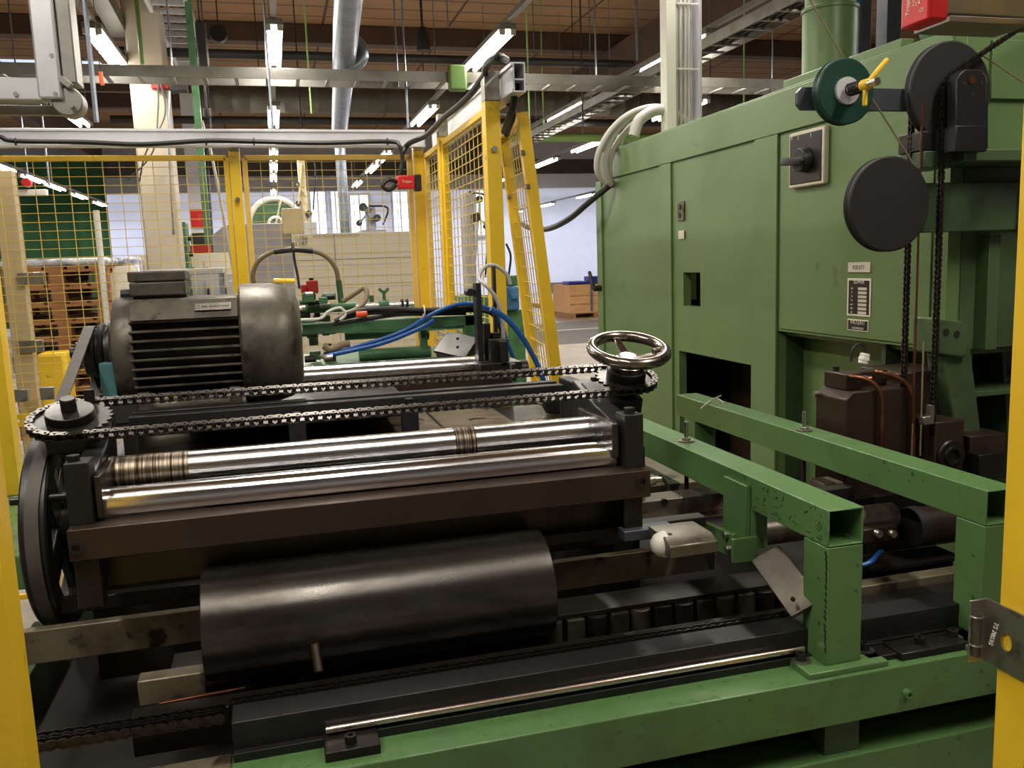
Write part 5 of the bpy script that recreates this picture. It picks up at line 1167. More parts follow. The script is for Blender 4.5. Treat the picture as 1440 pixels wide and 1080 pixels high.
tag(MB().tube([at(420, 450, Y=3.02), at(450, 448, Y=3.02), at(462, 438, Y=3.02), at(478, 433, Y=3.02), at(486, 442, Y=3.02), at(478, 450, Y=3.02)], .005, 8).build('white_cable', 'white'), 'thin white cable curling right of the motor cowl', 'cable')
blk = [[(470, 452), (500, 438), (540, 434), (600, 436), (640, 434), (665, 432)], [(480, 448), (520, 440), (570, 440), (620, 438), (660, 436), (690, 440), (703, 460), (706, 480)], [(468, 456), (520, 448), (560, 442), (610, 441), (655, 440)]]
for k, h in enumerate(blk): tag(MB().tube([at(a, b, Y=3.03+.012*k) for a, b in h], .008, 8).build('black_hose', 'rubber'), ['topmost', 'longest and rightmost', 'lowest'][k]+' black hose of the bundle tied along the green top rail', 'hose')
q = at(596, 438, Y=3.02); tag(MB().torus(q, (1, 0, 0), .020, .003, 20, 6).build('cable_tie', 'white'), 'white cable tie round the black hose bundle', 'cable tie')
q = at(508, 442, Y=3.02); tag(MB().cyl((q.x-.018, 3.02, q.z), (q.x+.02, 3.02, q.z), .011, 16).build('orange_plug', 'orange', bev=.002), 'orange plug lying in the black hose bundle', 'plug')
bl = [[(470, 498), (500, 488), (540, 476), (575, 462), (600, 446), (630, 432), (660, 427), (690, 436), (704, 452), (712, 478), (722, 503)], [(452, 502), (490, 494), (540, 482), (590, 462), (610, 450)], [(690, 434), (712, 448), (735, 475), (752, 505), (765, 535)]]
for k, h in enumerate(bl): tag(MB().tube([at(a, b, Y=(3.01, 3.0, 2.7)[k]) for a, b in h], (.0075, .0075, .009)[k], 10).build('air_hose', 'blue'), ['longest blue air hose arching over the black upright', 'short blue air hose, lowest beside the motor cowl', 'blue air hose drooping right of the black upright across the leaning panel'][k], 'hose')
tag(MB().tube([at(455, 486, Y=3.02), at(463, 491, Y=3.02), at(472, 489, Y=3.02), at(484, 484, Y=3.02), at(492, 483, Y=3.02)], .012, 12).build('elbow_fitting', 'hoseb'), 'brownish elbow fitting on the upper blue hose', 'fitting')
tag(MB().tube([at(452, 498, Y=2.98), at(458, 503, Y=2.98), at(468, 502, Y=2.98)], .009, 12).build('elbow_fitting', 'zinc'), 'bright elbow fitting on the lower blue hose', 'fitting')
tag(MB().tube([at(718, 400, Y=2.92), at(712, 385, Y=2.92), at(695, 373, Y=2.92), at(680, 377, Y=2.92), at(674, 392, Y=2.9), at(684, 402, Y=2.85), at(698, 420, Y=2.85), at(706, 445, Y=2.85), at(708, 475, Y=2.85)], .007, 10).build('looped_hose', 'hoseg'), 'grey hose looping over the tall black upright', 'hose')
# tilted lid box
bc = at(642, 487, Y=2.92)
xf = Matrix.Translation(bc)@Matrix.Rotation(math.radians(34), 4, 'X')@Matrix.Rotation(math.radians(-14), 4, 'Y')@Matrix.Rotation(math.radians(-38), 4, 'Z')
jb = thing('pedal_box', 'tilted dark green metal box with a worn black lid on the far frame', 'box', bc-Vector((0, 0, .06)))
MB().box(-.058, .058, -.05, .05, -.045, .0, xf).build('box_body', 'dgreen', jb, bev=.003)
MB().box(-.062, .062, -.054, .054, .0, .010, xf).build('lid', 'oily', jb, bev=.002)
for s in ((-.01, .03), (.01, -.01)): MB().cyl(xf@Vector((s[0], s[1], .010)), xf@Vector((s[0], s[1], .016)), .005, 10).build('lid_screw', 'oily', jb)
# dark floor plates between units
fp2 = thing('grey_cover_plate', 'dull brown-grey cover plates lying between the chain and the rollers', 'cover plate', (.1, 2.2, 1.1))
MB().box(-.40, .63, 2.06, 2.65, 1.185, 1.195).build('left_sheet', 'plate', fp2, bev=.002)
MB().box(.63, .80, 2.1, 2.65, 1.175, 1.185).build('right_sheet', 'oily', fp2, bev=.002)
MB().box(-.455, .90, 2.08, 2.10, .72, 1.16).build('shade_backing', 'vblack', fp2)  # added near-black sheet, stands in for the dark interior and blocks the view
MB().box(-.36, .19, 2.725, 2.74, .1, 1.20).build('back_skirt', 'oily', fp2, bev=.002)
for k in range(5): MB().box(-.38+k*.2, -.372+k*.2, 2.08, 2.6, 1.195, 1.1965).build('sheet_seam', 'oily', fp2)
for k, (xa, xb) in enumerate(((-.45, -.40), (.64, .70), (.83, .88))):
    tag(MB().box(xa, xb, 1.99 if k == 2 else 2.02, 2.95, 1.02 if k < 2 else 1.0, [1.19, 1.17, 1.17][k]).build('side_beam', 'black', bev=.003), ['black lengthwise beam hidden behind the left sprocket', 'black lengthwise beam crossing from the far roller to the right bearing block', 'black lengthwise beam right of the far bearing block'][k], 'beam')
a = at(783, 566, Y=2.45); tag(MB().lathe([(0, 0), (.035, 0), (.045, .02), (.045, .05), (0, .05)], (a.x, 2.45, a.z-.03), (0, 0, 1), 28).build('round_foot', 'black'), 'round black foot on the right lengthwise beam', 'foot')  # round foot of black steel
# ============================================================ RAILS (green square tubes at right)
def rail(nm, label, x0, ztop, y0, y1, hang, col_z0):
    t = thing(nm, label, 'rail frame', (x0+.04, y0+.04, col_z0))
    MB().tube_box(x0, x0+.08, y0, y1, ztop-.075, ztop, .004, 'Y').build('top_tube', 'rail', t, bev=.002)
    MB().box(x0, x0+.08, y0+.0, y0+.08, col_z0+.012, ztop-.076).build('column', 'rail', t, bev=.002)
    MB().box(x0-.05, x0+.13, y0-.02, y0+.14, col_z0, col_z0+.012).build('foot_plate', 'rail', t, bev=.002)
    return t
ZRT = 1.150
r1 = rail('green_rail', 'near green square-tube rail with an open end and a bolted column', 1.000, ZRT, 1.40, 2.62, True, .82)
r2 = rail('green_rail', 'right green square-tube rail partly hidden by the yellow foreground post', 1.372, ZRT, 1.40, 2.82, True, .82)
rs2 = random.Random(9); sc2 = MB()
for k in range(46):
    y = 1.42+rs2.random()**1.6*.36; z = 1.082+rs2.random()*.062; a = rs2.uniform(-1.2, 1.2); L = rs2.uniform(.003, .016)
    sc2.bar((.9997, y, z), (.9997, y+L*math.cos(a), z+L*math.sin(a)), .0012, .0006, (1, 0, 0))
for k in range(16):
    z = .86+k*.013; sc2.bar((.9997, 1.4015, z), (.9997, 1.4015+rs2.uniform(.003, .008), z+rs2.uniform(.004, .012)), .004, .0006, (1, 0, 0))
sc2.build('paint_scratches', 'oily', r1, sm=False)['kind'] = 'stuff'
def bolt_on(par, x, y, z, r=.010):
    MB().cyl((x, y, z), (x, y, z+.003), r*1.9, 24).build('washer', 'zinc', par)
    MB().lathe([(0, .004), (r*.5, .004), (r*.5, r*1.5), (r, r*1.5), (r, 0)], (x, y, z+.003), (0, 0, 1), 20).build('socket_bolt', 'black', par)
for px_, py_ in ((1126, 928), (1216, 913)): q = at(px_, py_, Z=.835); bolt_on(r1, q.x, q.y, .832)
q = at(1340, 895, Z=.835); bolt_on(r2, q.x, q.y, .832)
# studs on rails
for px_, py_, par, lab in ((965, 620, 1, 'threaded stud with washer and nut on the near green rail'), (1131, 605, 2, 'threaded stud with washer and nut on the right green rail')):
    q = at(px_, py_, Z=ZRT+.002)
    t = thing('threaded_stud', lab, 'stud', (q.x, q.y, ZRT))
    MB().cyl((q.x, q.y, ZRT), (q.x, q.y, ZRT+.004), .022, 28).build('washer', 'zinc', t)
    MB().hexa((q.x, q.y, ZRT+.004), (q.x, q.y, ZRT+.012), .012).build('nut', 'zinc', t, bev=.001)
    MB().cyl((q.x, q.y, ZRT+.012), (q.x, q.y, ZRT+.055), .006, 14).build('threaded_rod', 'zinc', t)
    MB().cyl((q.x, q.y, ZRT-.15), (q.x, q.y, ZRT-.0755), .006, 14).build('lower_rod', 'brown', t)
q = at(995, 570, Z=ZRT+.006); tag(MB().tube([at(985, 575, Z=ZRT+.004), at(1000, 563, Z=ZRT+.02), at(1014, 556, Z=ZRT+.03)], .0022, 6).tube([at(988, 572, Z=ZRT+.004), at(1005, 560, Z=ZRT+.006), at(1018, 566, Z=ZRT+.004)], .0022, 6).build('tie_wire', 'hoseg'), 'loose bit of cable tie on the far end of the right green rail', 'cable tie')
# hanging bracket on the near rail
x_ = .985; ya = at(1047, 700, X=x_).y; yb = at(1016, 700, X=x_).y
hb = thing('hanging_bracket', 'green vertical bracket hanging from the near green rail', 'bracket', (x_, (ya+yb)/2, at(1045, 790, X=x_).z))
z0 = at(1045, 788, X=x_).z
MB().box(x_+.002, 1.0-.0005, ya, yb, z0, ZRT-.02).build('bracket_plate', 'rail', hb, bev=.001)
MB().box(1.0, 1.012, ya-.005, ya, z0, ZRT-.02).build('bracket_edge', 'rail', hb, bev=.001)
MB().box(1.0-.0004, 1.05, ya+.01, ya+.04, z0+.02, ZRT-.076).build('bracket_web', 'rail', hb, bev=.001)
MB().box(.94, 1.0, ya-.03, ya-.02, z0+.01, z0+.065).build('clamp_plate', 'rail', hb, bev=.001)
def PX2(px_, py_, X): q = at(px_, py_, X=X); return q
A = at(993, 735, X=.97)
MB().bar(at(990, 748, X=.965), at(1034, 768, X=.965), .012, .055, (0, 0, 1)).build('clamp_arm', 'rail', hb, bev=.001)
for px_, py_ in ((1021, 752), (1024, 772)): q = at(px_, py_, X=.955); MB().hexa((.948, q.y, q.z), (.962, q.y, q.z), .009).build('nut', 'zinc', hb, bev=.001)
# welded grey scraper box with a white cap
sc = thing('scraper_block', 'bare metal block with a rounded white plastic end under the near green rail', 'block', (.86, 1.6, .97))
a, b = at(924, 768, Y=1.62), at(1000, 752, Y=1.62); zt = at(960, 740, Y=1.66).z; zl = at(960, 778, Y=1.60).z
MB().prism([(1.575, zl), (1.66, zl), (1.69, zt), (1.60, zt), (1.575, zt-.012)], 'X', at(935, 760, Y=1.6).x, at(1002, 755, Y=1.6).x).build('block_body', 'stain', sc, bev=.003)
q = at(934, 766, Y=1.62); MB().lathe([(0, -.028), (.014, -.024), (.024, -.014), (.028, 0), (.028, .004), (0, .004)], (q.x, 1.625, (zt+zl)/2-.003), (1, 0, 0), 28).build('white_cap', 'white', sc)
q = at(942, 751, Z=zt+.0008); MB().cyl((q.x, q.y, zt-.004), (q.x, q.y, zt+.0012), .005, 14).build('hole', 'vblack', sc)
# long tube to the right from bracket
a, b = at(1050, 748, Y=1.75), at(1130, 738, Y=1.75)
tb = thing('grey_cylinder_tube', 'bare pale tube with dark flaking marks between the bracket and the near column', 'tube', ((a.x+b.x)/2, 1.75, a.z-.03))
MB().cyl((a.x-.02, 1.75, a.z-.005), (b.x+.25, 1.75, a.z-.005), .032, 28).build('tube_body', 'stain', tb)
# diagonal plate
p1, p2 = at(1085, 790, Y=1.60), at(1128, 848, Y=1.47)
dp = thing('slanted_plate', 'brown-grey slanted plate with two holes leaning against the near green column', 'plate', p2)
d_ = (p2-p1).normalized()
MB().bar(p1-d_*.03, p2+d_*.02, .07, .008, (-.45, -.75, .45)).build('plate_body', 'olds', dp, bev=.001)
for k in (0, 1):
    q = p2+d_*(-.005)+Vector((-.02+.0*k, 0, .006)) if k else p2-d_*.03+Vector((.028, 0, .012)); MB().cyl(q, q+Vector((.001, -.002, .004)), .005, 12).build('hole', 'vblack', dp)
# ============================================================ BED (foreground)
bd = thing('machine_bed', 'heavy green box beam of the machine bed along the bottom right', 'machine bed', (.7, 1.41, 0))
MB().box(-.13, 1.88, 1.372, 1.48, .72, .82).build('top_beam', 'bed', bd, bev=.003)
MB().box(-.60, 1.88, 1.384, 1.48, .53, .64).build('lower_beam', 'bed', bd, bev=.003)
for xx in (-.5, .5, 1.75): MB().box(xx, xx+.09, 1.39, 1.47, .0, .53).build('leg', 'dgreen', bd, bev=.003)
for xx in (-.1, 1.0): MB().box(xx, xx+.08, 1.40, 1.47, .64, .72).build('spacer', 'dgreen', bd)
MB().box(-.56, 1.88, 1.4805, 1.4825, .06, .719).build('shade_sheet', 'vblack', bd)  # added near-black sheet, shade between the beams put into its colour
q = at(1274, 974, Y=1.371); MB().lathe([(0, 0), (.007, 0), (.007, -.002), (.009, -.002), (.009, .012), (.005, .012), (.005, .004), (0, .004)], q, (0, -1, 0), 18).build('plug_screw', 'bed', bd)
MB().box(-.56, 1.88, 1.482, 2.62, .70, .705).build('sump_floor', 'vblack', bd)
MB().box(-.64, -.57, 1.45, 2.3, .0, .80).build('left_beam', 'dgreen', bd, bev=.003)
MB().box(-.58, -.13, 1.40, 1.47, .735, .775).build('left_beam_front', 'oily', bd, bev=.003)
# green frame at left behind pulley
lf = thing('left_green_frame', 'green frame corner at the left edge behind the big belt pulley', 'frame', (-1.0, 2.8, 0))
zt = at(10, 694, Y=3.0).z
MB().box(-1.6, -.62, 2.3, 3.3, zt-.09, zt-.001).build('top_slab', 'bed', lf, bev=.005)
MB().box(-1.5, -1.4, 2.4, 2.5, 0, zt-.09).build('leg', 'dgreen', lf); MB().box(-.75, -.65, 3.1, 3.2, 0, zt-.09).build('leg', 'dgreen', lf)
# black rail along the bed
zr1 = .885
br = thing('slide_rail', 'long black slide rail lying behind the green bed beam', 'slide rail', (.6, 1.49, .82))
xl = at(323, 1003, Y=1.45).x
MB().box(xl, 1.88, 1.461, 1.527, .82, zr1).build('rail_body', 'black', br, bev=.002)
MB().box(xl, 1.88, 1.446, 1.461, .8205, .836).build('rail_step', 'black', br, bev=.001)
for px_, py_ in ((393, 1006), (556, 969), (740, 941), (905, 914)):
    q = at(px_, py_, Z=zr1+.0008); MB().cyl((q.x, q.y, zr1-.004), (q.x, q.y, zr1+.0006), .0045, 12).build('screw_hole', 'vblack', br)
# silver rod
a, b = at(457, 1022, Y=1.46), at(1133, 911, Y=1.46)
tag(MB().cyl((a.x, 1.4535, (a.z+b.z)/2), (.985, 1.4535, (a.z+b.z)/2), .0068, 20).build('steel_rod', 'silver', bev=.001), 'thin bright steel rod lying along the black slide rail', 'rod')
# clamp plates with bolts on the beam
def clamp(label, px0, py0, px1, py1, zz, bpx, bpy, h=.018):
    a, b = at(px0, py0, Z=zz+h), at(px1, py1, Z=zz+h)
    t = thing('clamp_plate', label, 'clamp plate', ((a.x+b.x)/2, (a.y+b.y)/2, zz))
    MB().box(min(a.x, b.x), max(a.x, b.x), min(a.y, b.y), max(a.y, b.y), zz, zz+h).build('plate_body', 'oily', t, bev=.002)
    q = at(bpx, bpy, Z=zz+h+.01); MB().lathe([(0, .002), (.005, .002), (.005, .014), (.010, .014), (.010, 0)], (q.x, q.y, zz+h), (0, 0, 1), 22).build('socket_bolt', 'oily', t)
    return t
clamp('dark clamp plate with a socket bolt at the left start of the bright steel rod', 457, 1060, 530, 1022, .82, 493, 1036)
clamp('dark clamp plate with a bolt between the two green columns', 1268, 920, 1330, 885, .82, 1293, 898, .016)
# second brown strip, chains along the bed
zch = .875
br2 = thing('wear_strip', 'brown oily wear strip behind the slide rail chain', 'strip', (.6, 1.6, .82))
MB().box(-.3, 1.88, 1.557, 1.607, .80, .868).build('strip_body', 'oily', br2, bev=.002)
def SL(n, a, b): return [a.lerp(b, k/n) for k in range(n+1)]
chain('bed_chain', 'oily chain lying flush along the back of the black slide rail', [Vector((xl+.0, 1.542, .880)), Vector((1.0, 1.542, .880))], (0, 1, 0))
a = at(30, 1052, Y=1.5); b = at(322, 1010, Y=1.5)
chain('duplex_chain', 'double-strand oily chain running in from the lower left corner', [Vector((a.x-.05, 1.50, a.z)), Vector((xl-.004, 1.50, b.z+.004))], (0, 1, 0), strands=(0, .023), hgt=.0185, wd=.0135)
# plate under the duplex chain
q0, q1 = at(117, 1067, Z=.80), at(320, 1030, Z=.80)
MB2 = MB().box(-.40, xl-.002, 1.40, 1.478, .776, .822); tag(MB2.build('grey_flat_plate', 'plate', bev=.003), 'greasy grey flat plate in front of the double chain', 'plate')
# row of cam rollers
cr0 = thing('cam_roller_rail', 'dark rail with a row of short upright rollers below the big drum', 'roller rail', (.6, 1.80, .74))
zc1, zc0 = at(960, 849, Y=1.69).z, at(960, 890, Y=1.69).z
MB().box(-.25, 1.6, 1.70, 1.79, zc1, zc1+.010).build('cover_strip', 'oily', cr0, bev=.001)
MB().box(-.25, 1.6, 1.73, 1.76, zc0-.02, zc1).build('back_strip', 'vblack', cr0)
k = 0; xx = -.20
while xx < 1.15:
    MB().cyl((xx, 1.705, zc0-.02), (xx, 1.705, zc1-.001), .0235, 24).build('upright_roller', 'olds' if k % 2 else 'drum', cr0)
    MB().box(xx+.032, xx+.072, 1.69, 1.73, zc0-.02, zc1-.001).build('spacer_block', 'olds' if k % 3 else 'oily', cr0, bev=.001)
    xx += .104; k += 1
a = at(225, 985, Y=1.66); tag(MB().box(at(195, 985, Y=1.66).x, at(292, 985, Y=1.66).x, 1.66, 1.70, at(240, 988, Y=1.66).z, at(240, 952, Y=1.66).z).build('worn_block', 'plate', bev=.003), 'small worn grey block lower left of the drum', 'block')
tag(MB().bar(at(224, 990, Y=1.64), at(345, 967, Y=1.64), .008, .006).build('brass_strip', 'copper', bev=.001), 'thin rusty strip below the left end of the drum', 'strip')
# cross plates behind the drum
cpz1, cpz0 = .946, .876
cpt = thing('cross_bar', 'greasy grey flat bar crossing behind the big dark drum', 'bar', (.3, 1.86, cpz0))
MB().box(-.56, 1.0, 1.85, 1.875, cpz0, cpz1).build('bar_body', 'plate', cpt, bev=.002)
cp2 = thing('cross_bar', 'dark upper bar just above the greasy grey bar', 'bar', (.3, 1.9, .95))
MB().box(-.50, .80, 1.90, 1.93, .955, .985).build('bar_body', 'oily', cp2, bev=.002)
cp3 = thing('cover_sheet', 'dark olive sheet hanging below the brown crossbeam', 'sheet', (.2, 1.82, 1.0))
MB().box(-.36, .78, 1.80, 1.808, at(480, 785, Y=1.8).z, bz0-.002).build('sheet_body', 'brass', cp3, bev=.001)
tag(MB().box(.3, .93, 1.76, 1.80, at(900, 752, Y=1.76).z, at(900, 738, Y=1.76).z).build('flat_bar', 'oily', bev=.002), 'dark flat bar ending right of the drum', 'bar')
a, b = at(873, 744, Y=1.72), at(925, 736, Y=1.72)
tag(MB().box(a.x, b.x+.03, 1.70, 1.74, a.z-.025, a.z).build('small_steel_bar', 'slate', bev=.003), 'short grey steel bar left of the white-capped block', 'bar')
# bars seen between beam and bracket
a, b = at(910, 702, Y=1.95), at(1017, 692, Y=1.95)
g1 = thing('marked_bar', 'pale stained flat bar seen between the brown beam and the hanging bracket', 'bar', ((a.x+b.x)/2, 1.96, a.z-.04))
MB().box(a.x-.1, b.x+.15, 1.93, 2.00, a.z-.045, a.z).build('bar_body', 'stain', g1, bev=.002)
q = at(934, 706, Y=1.929); MB().lathe([(0, -.005), (.009, -.005), (.009, .004), (0, .004)], q, (0, -1, 0), 18).build('screw', 'oily', g1)
MB().box(a.x-.1, b.x+.15, 1.90, 1.93, a.z-.052, a.z-.045).build('bright_edge', 'silver', g1, bev=.001)
a = at(960, 672, Y=2.2); tag(MB().box(a.x-.15, 1.36, 2.15, 2.5, a.z-.05, a.z).build('machined_slab', 'plate', bev=.002), 'grey slab glimpsed beneath the near green rail', 'slab')
# right side: between rails
g2 = thing('conveyor_section', 'dark conveyor section under and between the two green rails', 'conveyor', (1.25, 1.9, .95))
zc_ = at(1280, 700, Y=2.0).z
MB().box(1.02, 1.9, 2.0, 2.1, zc_-.05, zc_-.02).build('cross_plate', 'oily', g2, bev=.002)
MB().box(1.10, 1.36, 2.15, 2.35, zc_-.03, zc_+.01).build('slide_block', 'oily', g2, bev=.003)
q = at(1167, 687, Y=2.0); MB().box(q.x-.03, q.x+.03, 1.98, 2.05, q.z-.025, q.z+.02).build('drilled_block', 'plate', g2, bev=.002); MB().cyl((q.x, 1.979, q.z), (q.x, 1.99, q.z), .008, 14).build('hole', 'vblack', g2)
for px_ in (1236, 1256):
    q = at(px_, 751, Y=1.68); MB().cyl((q.x, 1.675, q.z), (q.x, 1.69, q.z), .0095, 16).build('bolt', 'zinc', g2, bev=.002)
q0, q1 = at(1215, 762, Y=1.69), at(1262, 745, Y=1.69); MB().box(q0.x, q1.x, 1.69, 1.72, q0.z-.004, q1.z+.01).build('bolt_plate', 'brown', g2, bev=.002)
MB().box(1.1, 1.36, 1.80, 1.84, 1.02, 1.06).build('dark_bar', 'oily', g2, bev=.002)
q = at(1300, 750, Y=1.68)
rc = thing('rubber_roller', 'brown roller with a black end disc under the right green rail', 'roller', (q.x, 1.75, q.z-.05))
ce = at(1316, 745, Y=1.7); 
MB().cyl((ce.x-.045, 1.74, ce.z), (ce.x-.015, 1.74, ce.z), .050, 36).build('end_disc', 'bface', rc, bev=.003)
MB().cyl((ce.x-.015, 1.74, ce.z), (ce.x+.40, 1.74, ce.z), .047, 36).build('roller_body', 'box', rc)
MB().box(ce.x-.16, ce.x+.4, 1.82, 1.84, ce.z-.09, ce.z+.06).build('back_plate', 'oily', rc)
tag(MB().tube([at(1212, 795, Y=1.66), at(1225, 790, Y=1.66), at(1234, 780, Y=1.68), at(1240, 775, Y=1.7)], .006, 10).build('air_hose', 'blue'), 'short blue hose end right of the near green column', 'hose')
zz0 = at(1280, 815, Y=1.62).z
tag(MB().box(1.09, 1.9, 1.62, 1.66, zz0-.045, zz0).build('flat_bar', 'plate', bev=.002), 'grey flat bar between the near green column and the right one', 'bar')
tag(MB().box(1.1, 1.9, 1.40, 1.47, .821, .832).build('base_shim', 'oily', bev=.001), 'thin dark shim plate on the bed between the green columns', 'shim')
# dark structure below rollers
for k, (x0, x1, y0, y1, z0, z1, m_, lab) in enumerate(((-.56, -.50, 2.3, 2.36, .0, 1.2, 'dgreen', 'dark green leg behind the big left pulley'), (.9, 1.0, 2.6, 2.7, 0, 1.06, 'dgreen', 'dark green leg near the far end of the near rail'), (-.52, .9, 2.9, 2.95, .7, 1.05, 'oily', 'dark back plate deep inside the machine bed'))):
    tag(MB().box(x0, x1, y0, y1, z0, z1).build(['support_column', 'support_column', 'steel_sheet'][k], m_, bev=.003), lab, ['leg', 'leg', 'plate'][k])
# rail rear supports
for k, (x_, y_) in enumerate(((1.0, 2.50), (1.372, 2.68))):
    MB().box(x_, x_+.08, y_, y_+.08, .706, ZRT-.076).build('rear_column', 'rail', (r1, r2)[k], bev=.002)
# ============================================================ DRUM
a = at(285, 800, Y=1.72); dx0, dx1 = at(287, 870, Y=1.70).x, at(766, 820, Y=1.70).x
dr = thing('steel_drum', 'big dark steel drum lying across the bed below the crossbeam', 'drum', ((dx0+dx1)/2, 1.725, .84))
DZ, DR = .955, .117
MB().lathe([(DR-.012, 0), (DR-.002, 0), (DR, .002), (DR, dx1-dx0-.002), (DR-.002, dx1-dx0), (DR-.012, dx1-dx0), (DR-.012, 0)], (dx0, 1.725, DZ), (1, 0, 0), 96).build('shell', 'drum', dr)
MB().cyl((dx0+.02, 1.725, DZ), (dx0+.03, 1.725, DZ), DR-.0125, 48).build('end_disc', 'oily', dr); MB().cyl((dx1-.03, 1.725, DZ), (dx1-.02, 1.725, DZ), DR-.0125, 48).build('end_disc', 'oily', dr)
MB().cyl((dx0+.02, 1.725, DZ), (dx1-.02, 1.725, DZ), .02, 24).build('axle', 'oily', dr)
# pin standing
a, b = at(446, 910, Y=1.56), at(462, 966, Y=1.50)
tag(MB().cyl((a.x, 1.545, b.z+.008), (a.x-.004, 1.575, a.z), .0085, 16).build('guide_pin', 'brown', bev=.002), 'short round pin standing up in front of the drum', 'pin')
# ============================================================ PULLEYS ON THE CABINET
PY = 2.02
def disc(name, label, px_, py_, r, th, m_, Y, rim=None):
    q = at(px_, py_, Y=Y); t = thing(name, label, 'disc', (q.x, Y, q.z-r))
    MB().lathe([(0, 0), (r-.004, 0), (r, .003), (r, .006), (r-.006, .012), (r-.006, th-.012) if th > .026 else (r-.006, th/2+.001), (r, th-.005), (r-.002, th), (0, th)], q, (0, 1, 0), 72).build('disc_body', m_, t)
    return t, q
t, q = disc('round_disc', 'plain matt black disc, lower of the two on the green cabinet', 1252, 287, .123, .030, 'bface', 1.95)
MB().cyl((q.x, 1.98, q.z), (q.x, 2.1, q.z), .02, 20).build('axle', 'black', t)
MB().box(q.x, XF+.15, 2.03, 2.06, q.z-.075, q.z+.06).build('mounting_plate', 'dgreen', t, bev=.003)
t, q = disc('wire_pulley', 'large black grooved disc behind the chain sprocket bracket', 1338, 128, .130, .028, 'bface', 2.0)
t, g_ = disc('wire_spool', 'bottle green spool disc with a spring-loaded wing clamp', 1190, 128, .083, .030, 'dkgr', 1.98)
MB().cyl((g_.x, 1.972, g_.z), (g_.x, 1.980, g_.z), .034, 36).build('bright_washer', 'alu', t)
MB().cyl((g_.x, 1.86, g_.z), (g_.x, 1.972, g_.z), .0095, 18).build('threaded_shaft', 'silver', t)
sp_ = MB(); sp_.tube([(g_.x+.015*math.cos(k*.7), 1.968-k*.00105, g_.z+.015*math.sin(k*.7)) for k in range(48)], .0022, 6, sm=False); sp_.build('spring', 'black', t)
wg = Vector((g_.x, 1.905, g_.z))
MB().cyl(wg+Vector((0, .012, 0)), wg-Vector((0, .012, 0)), .014, 16).build('wing_nut', 'yel', t, bev=.003)
MB().bar(wg, wg+Vector((.055, -.01, .062)), .012, .010, (0, 1, 0)).build('wing', 'yel', t, bev=.004)
MB().bar(wg, wg+Vector((-.004, -.004, -.052)), .012, .010, (0, 1, 0)).build('wing', 'yel', t, bev=.004)
a, b = at(1122, 138, Y=2.03), at(1290, 136, Y=2.03)
fb3 = thing('slate_bar', 'slate grey flat bar behind the bottle green spool', 'arm', ((a.x+b.x)/2, 2.03, a.z-.03))
h = .029
MB().prism([(a.x, a.z-h+.014), (a.x+.014, a.z-h), (b.x+.06, a.z-h), (b.x+.06, a.z+h), (a.x+.014, a.z+h), (a.x, a.z+h-.014)], 'Y', 2.03, 2.045).build('arm_body', 'slate', fb3, bev=.002)
# bracket in front with sprocket
sb_ = thing('sprocket_bracket', 'black pillar bracket with cut-off top corners carrying the upper chain sprocket', 'bracket', (at(1365, 200, Y=1.93).x, 1.96, zsh1))
MB().prism(P2(1.93, (1345, 210), (1345, 112), (1350, 103), (1358, 97), (1380, 98), (1388, 108), (1387, 175), (1387, 212)), 'Y', 1.93, 1.965).build('front_plate', 'black', sb_, bev=.003)
q = at(1367, 112, Y=1.928); MB().cyl(q, q+Vector((0, .01, 0)), .011, 20).build('brass_pin', 'copper', sb_)
for e in ((1356, 117), (1381, 117), (1369, 132)): q2 = at(e[0], e[1], Y=1.9285); MB().cyl(q2, q2+Vector((0, .004, 0)), .005, 12).build('screw_hole', 'vblack', sb_)
MB().prism(P2(1.985, (1340, 213), (1340, 115), (1352, 100), (1383, 100), (1390, 115), (1390, 213)), 'Y', 1.985, 2.0).build('back_plate', 'black', sb_, bev=.003)
PB(1296, 184, 1345, 212, 2.0, .09, 'side_block', 'black', sb_)
PB(1345, 176, 1388, 213, 1.925, .075, 'foot_block', 'black', sb_)
PB(1300, 212, 1340, 236, 1.99, .10, 'cross_foot', 'dgreen', sb_)
sc_ = at(1354, 130, Y=1.975); rs_ = .060
sprocket_mb((sc_.x, 1.975, sc_.z), (0, 1, 0), rs_, .006, 20).build('sprocket', 'black', sb_)
# vertical chain: up-right, round the sprocket, down
e1 = at(1436, 40, Y=1.975); d_ = Vector((e1.x-sc_.x, 0, e1.z-sc_.z)); th_ = math.atan2(d_.z, d_.x)
a_t = th_+math.acos(min(1, rs_/d_.length))
top = [e1+Vector((d_.x, 0, d_.z)).normalized()*.25]
pts = [Vector((e1.x+.26, 1.975, e1.z+.15))]
pts += arc((sc_.x, 1.975, sc_.z), rs_, a_t, PI, 14, (1,0,0), (0,0,1))
low = at(1306, 640, Y=1.975); pts.append(Vector((sc_.x-rs_, 1.975, low.z)))
chain('roller_chain', 'roller chain coming in from the upper right, round the bracket sprocket and straight down', pts, (0, 1, 0), pitch=.0145, hgt=.0135, wd=.010, th=.002)
cx_ = at(1287, 300, Y=2.02).x; zt = at(1287, 130, Y=2.02).z; zl = at(1275, 545, Y=2.02).z
chain('roller_chain', 'left vertical roller chain hanging from the black grooved disc to the brown casting', [Vector((cx_, 2.045, zt)), Vector((cx_, 2.045, zl))], (0, 1, 0), pitch=.0145, hgt=.0135, wd=.010, th=.002)
tag(MB().tube([(cx_-.004, 2.0, zt-.03), (cx_-.004, 2.0, zl-.1)], .003, 8, sm=False).build('copper_wire', 'copper'), 'thin copper-coloured wire beside the left vertical chain', 'wire')
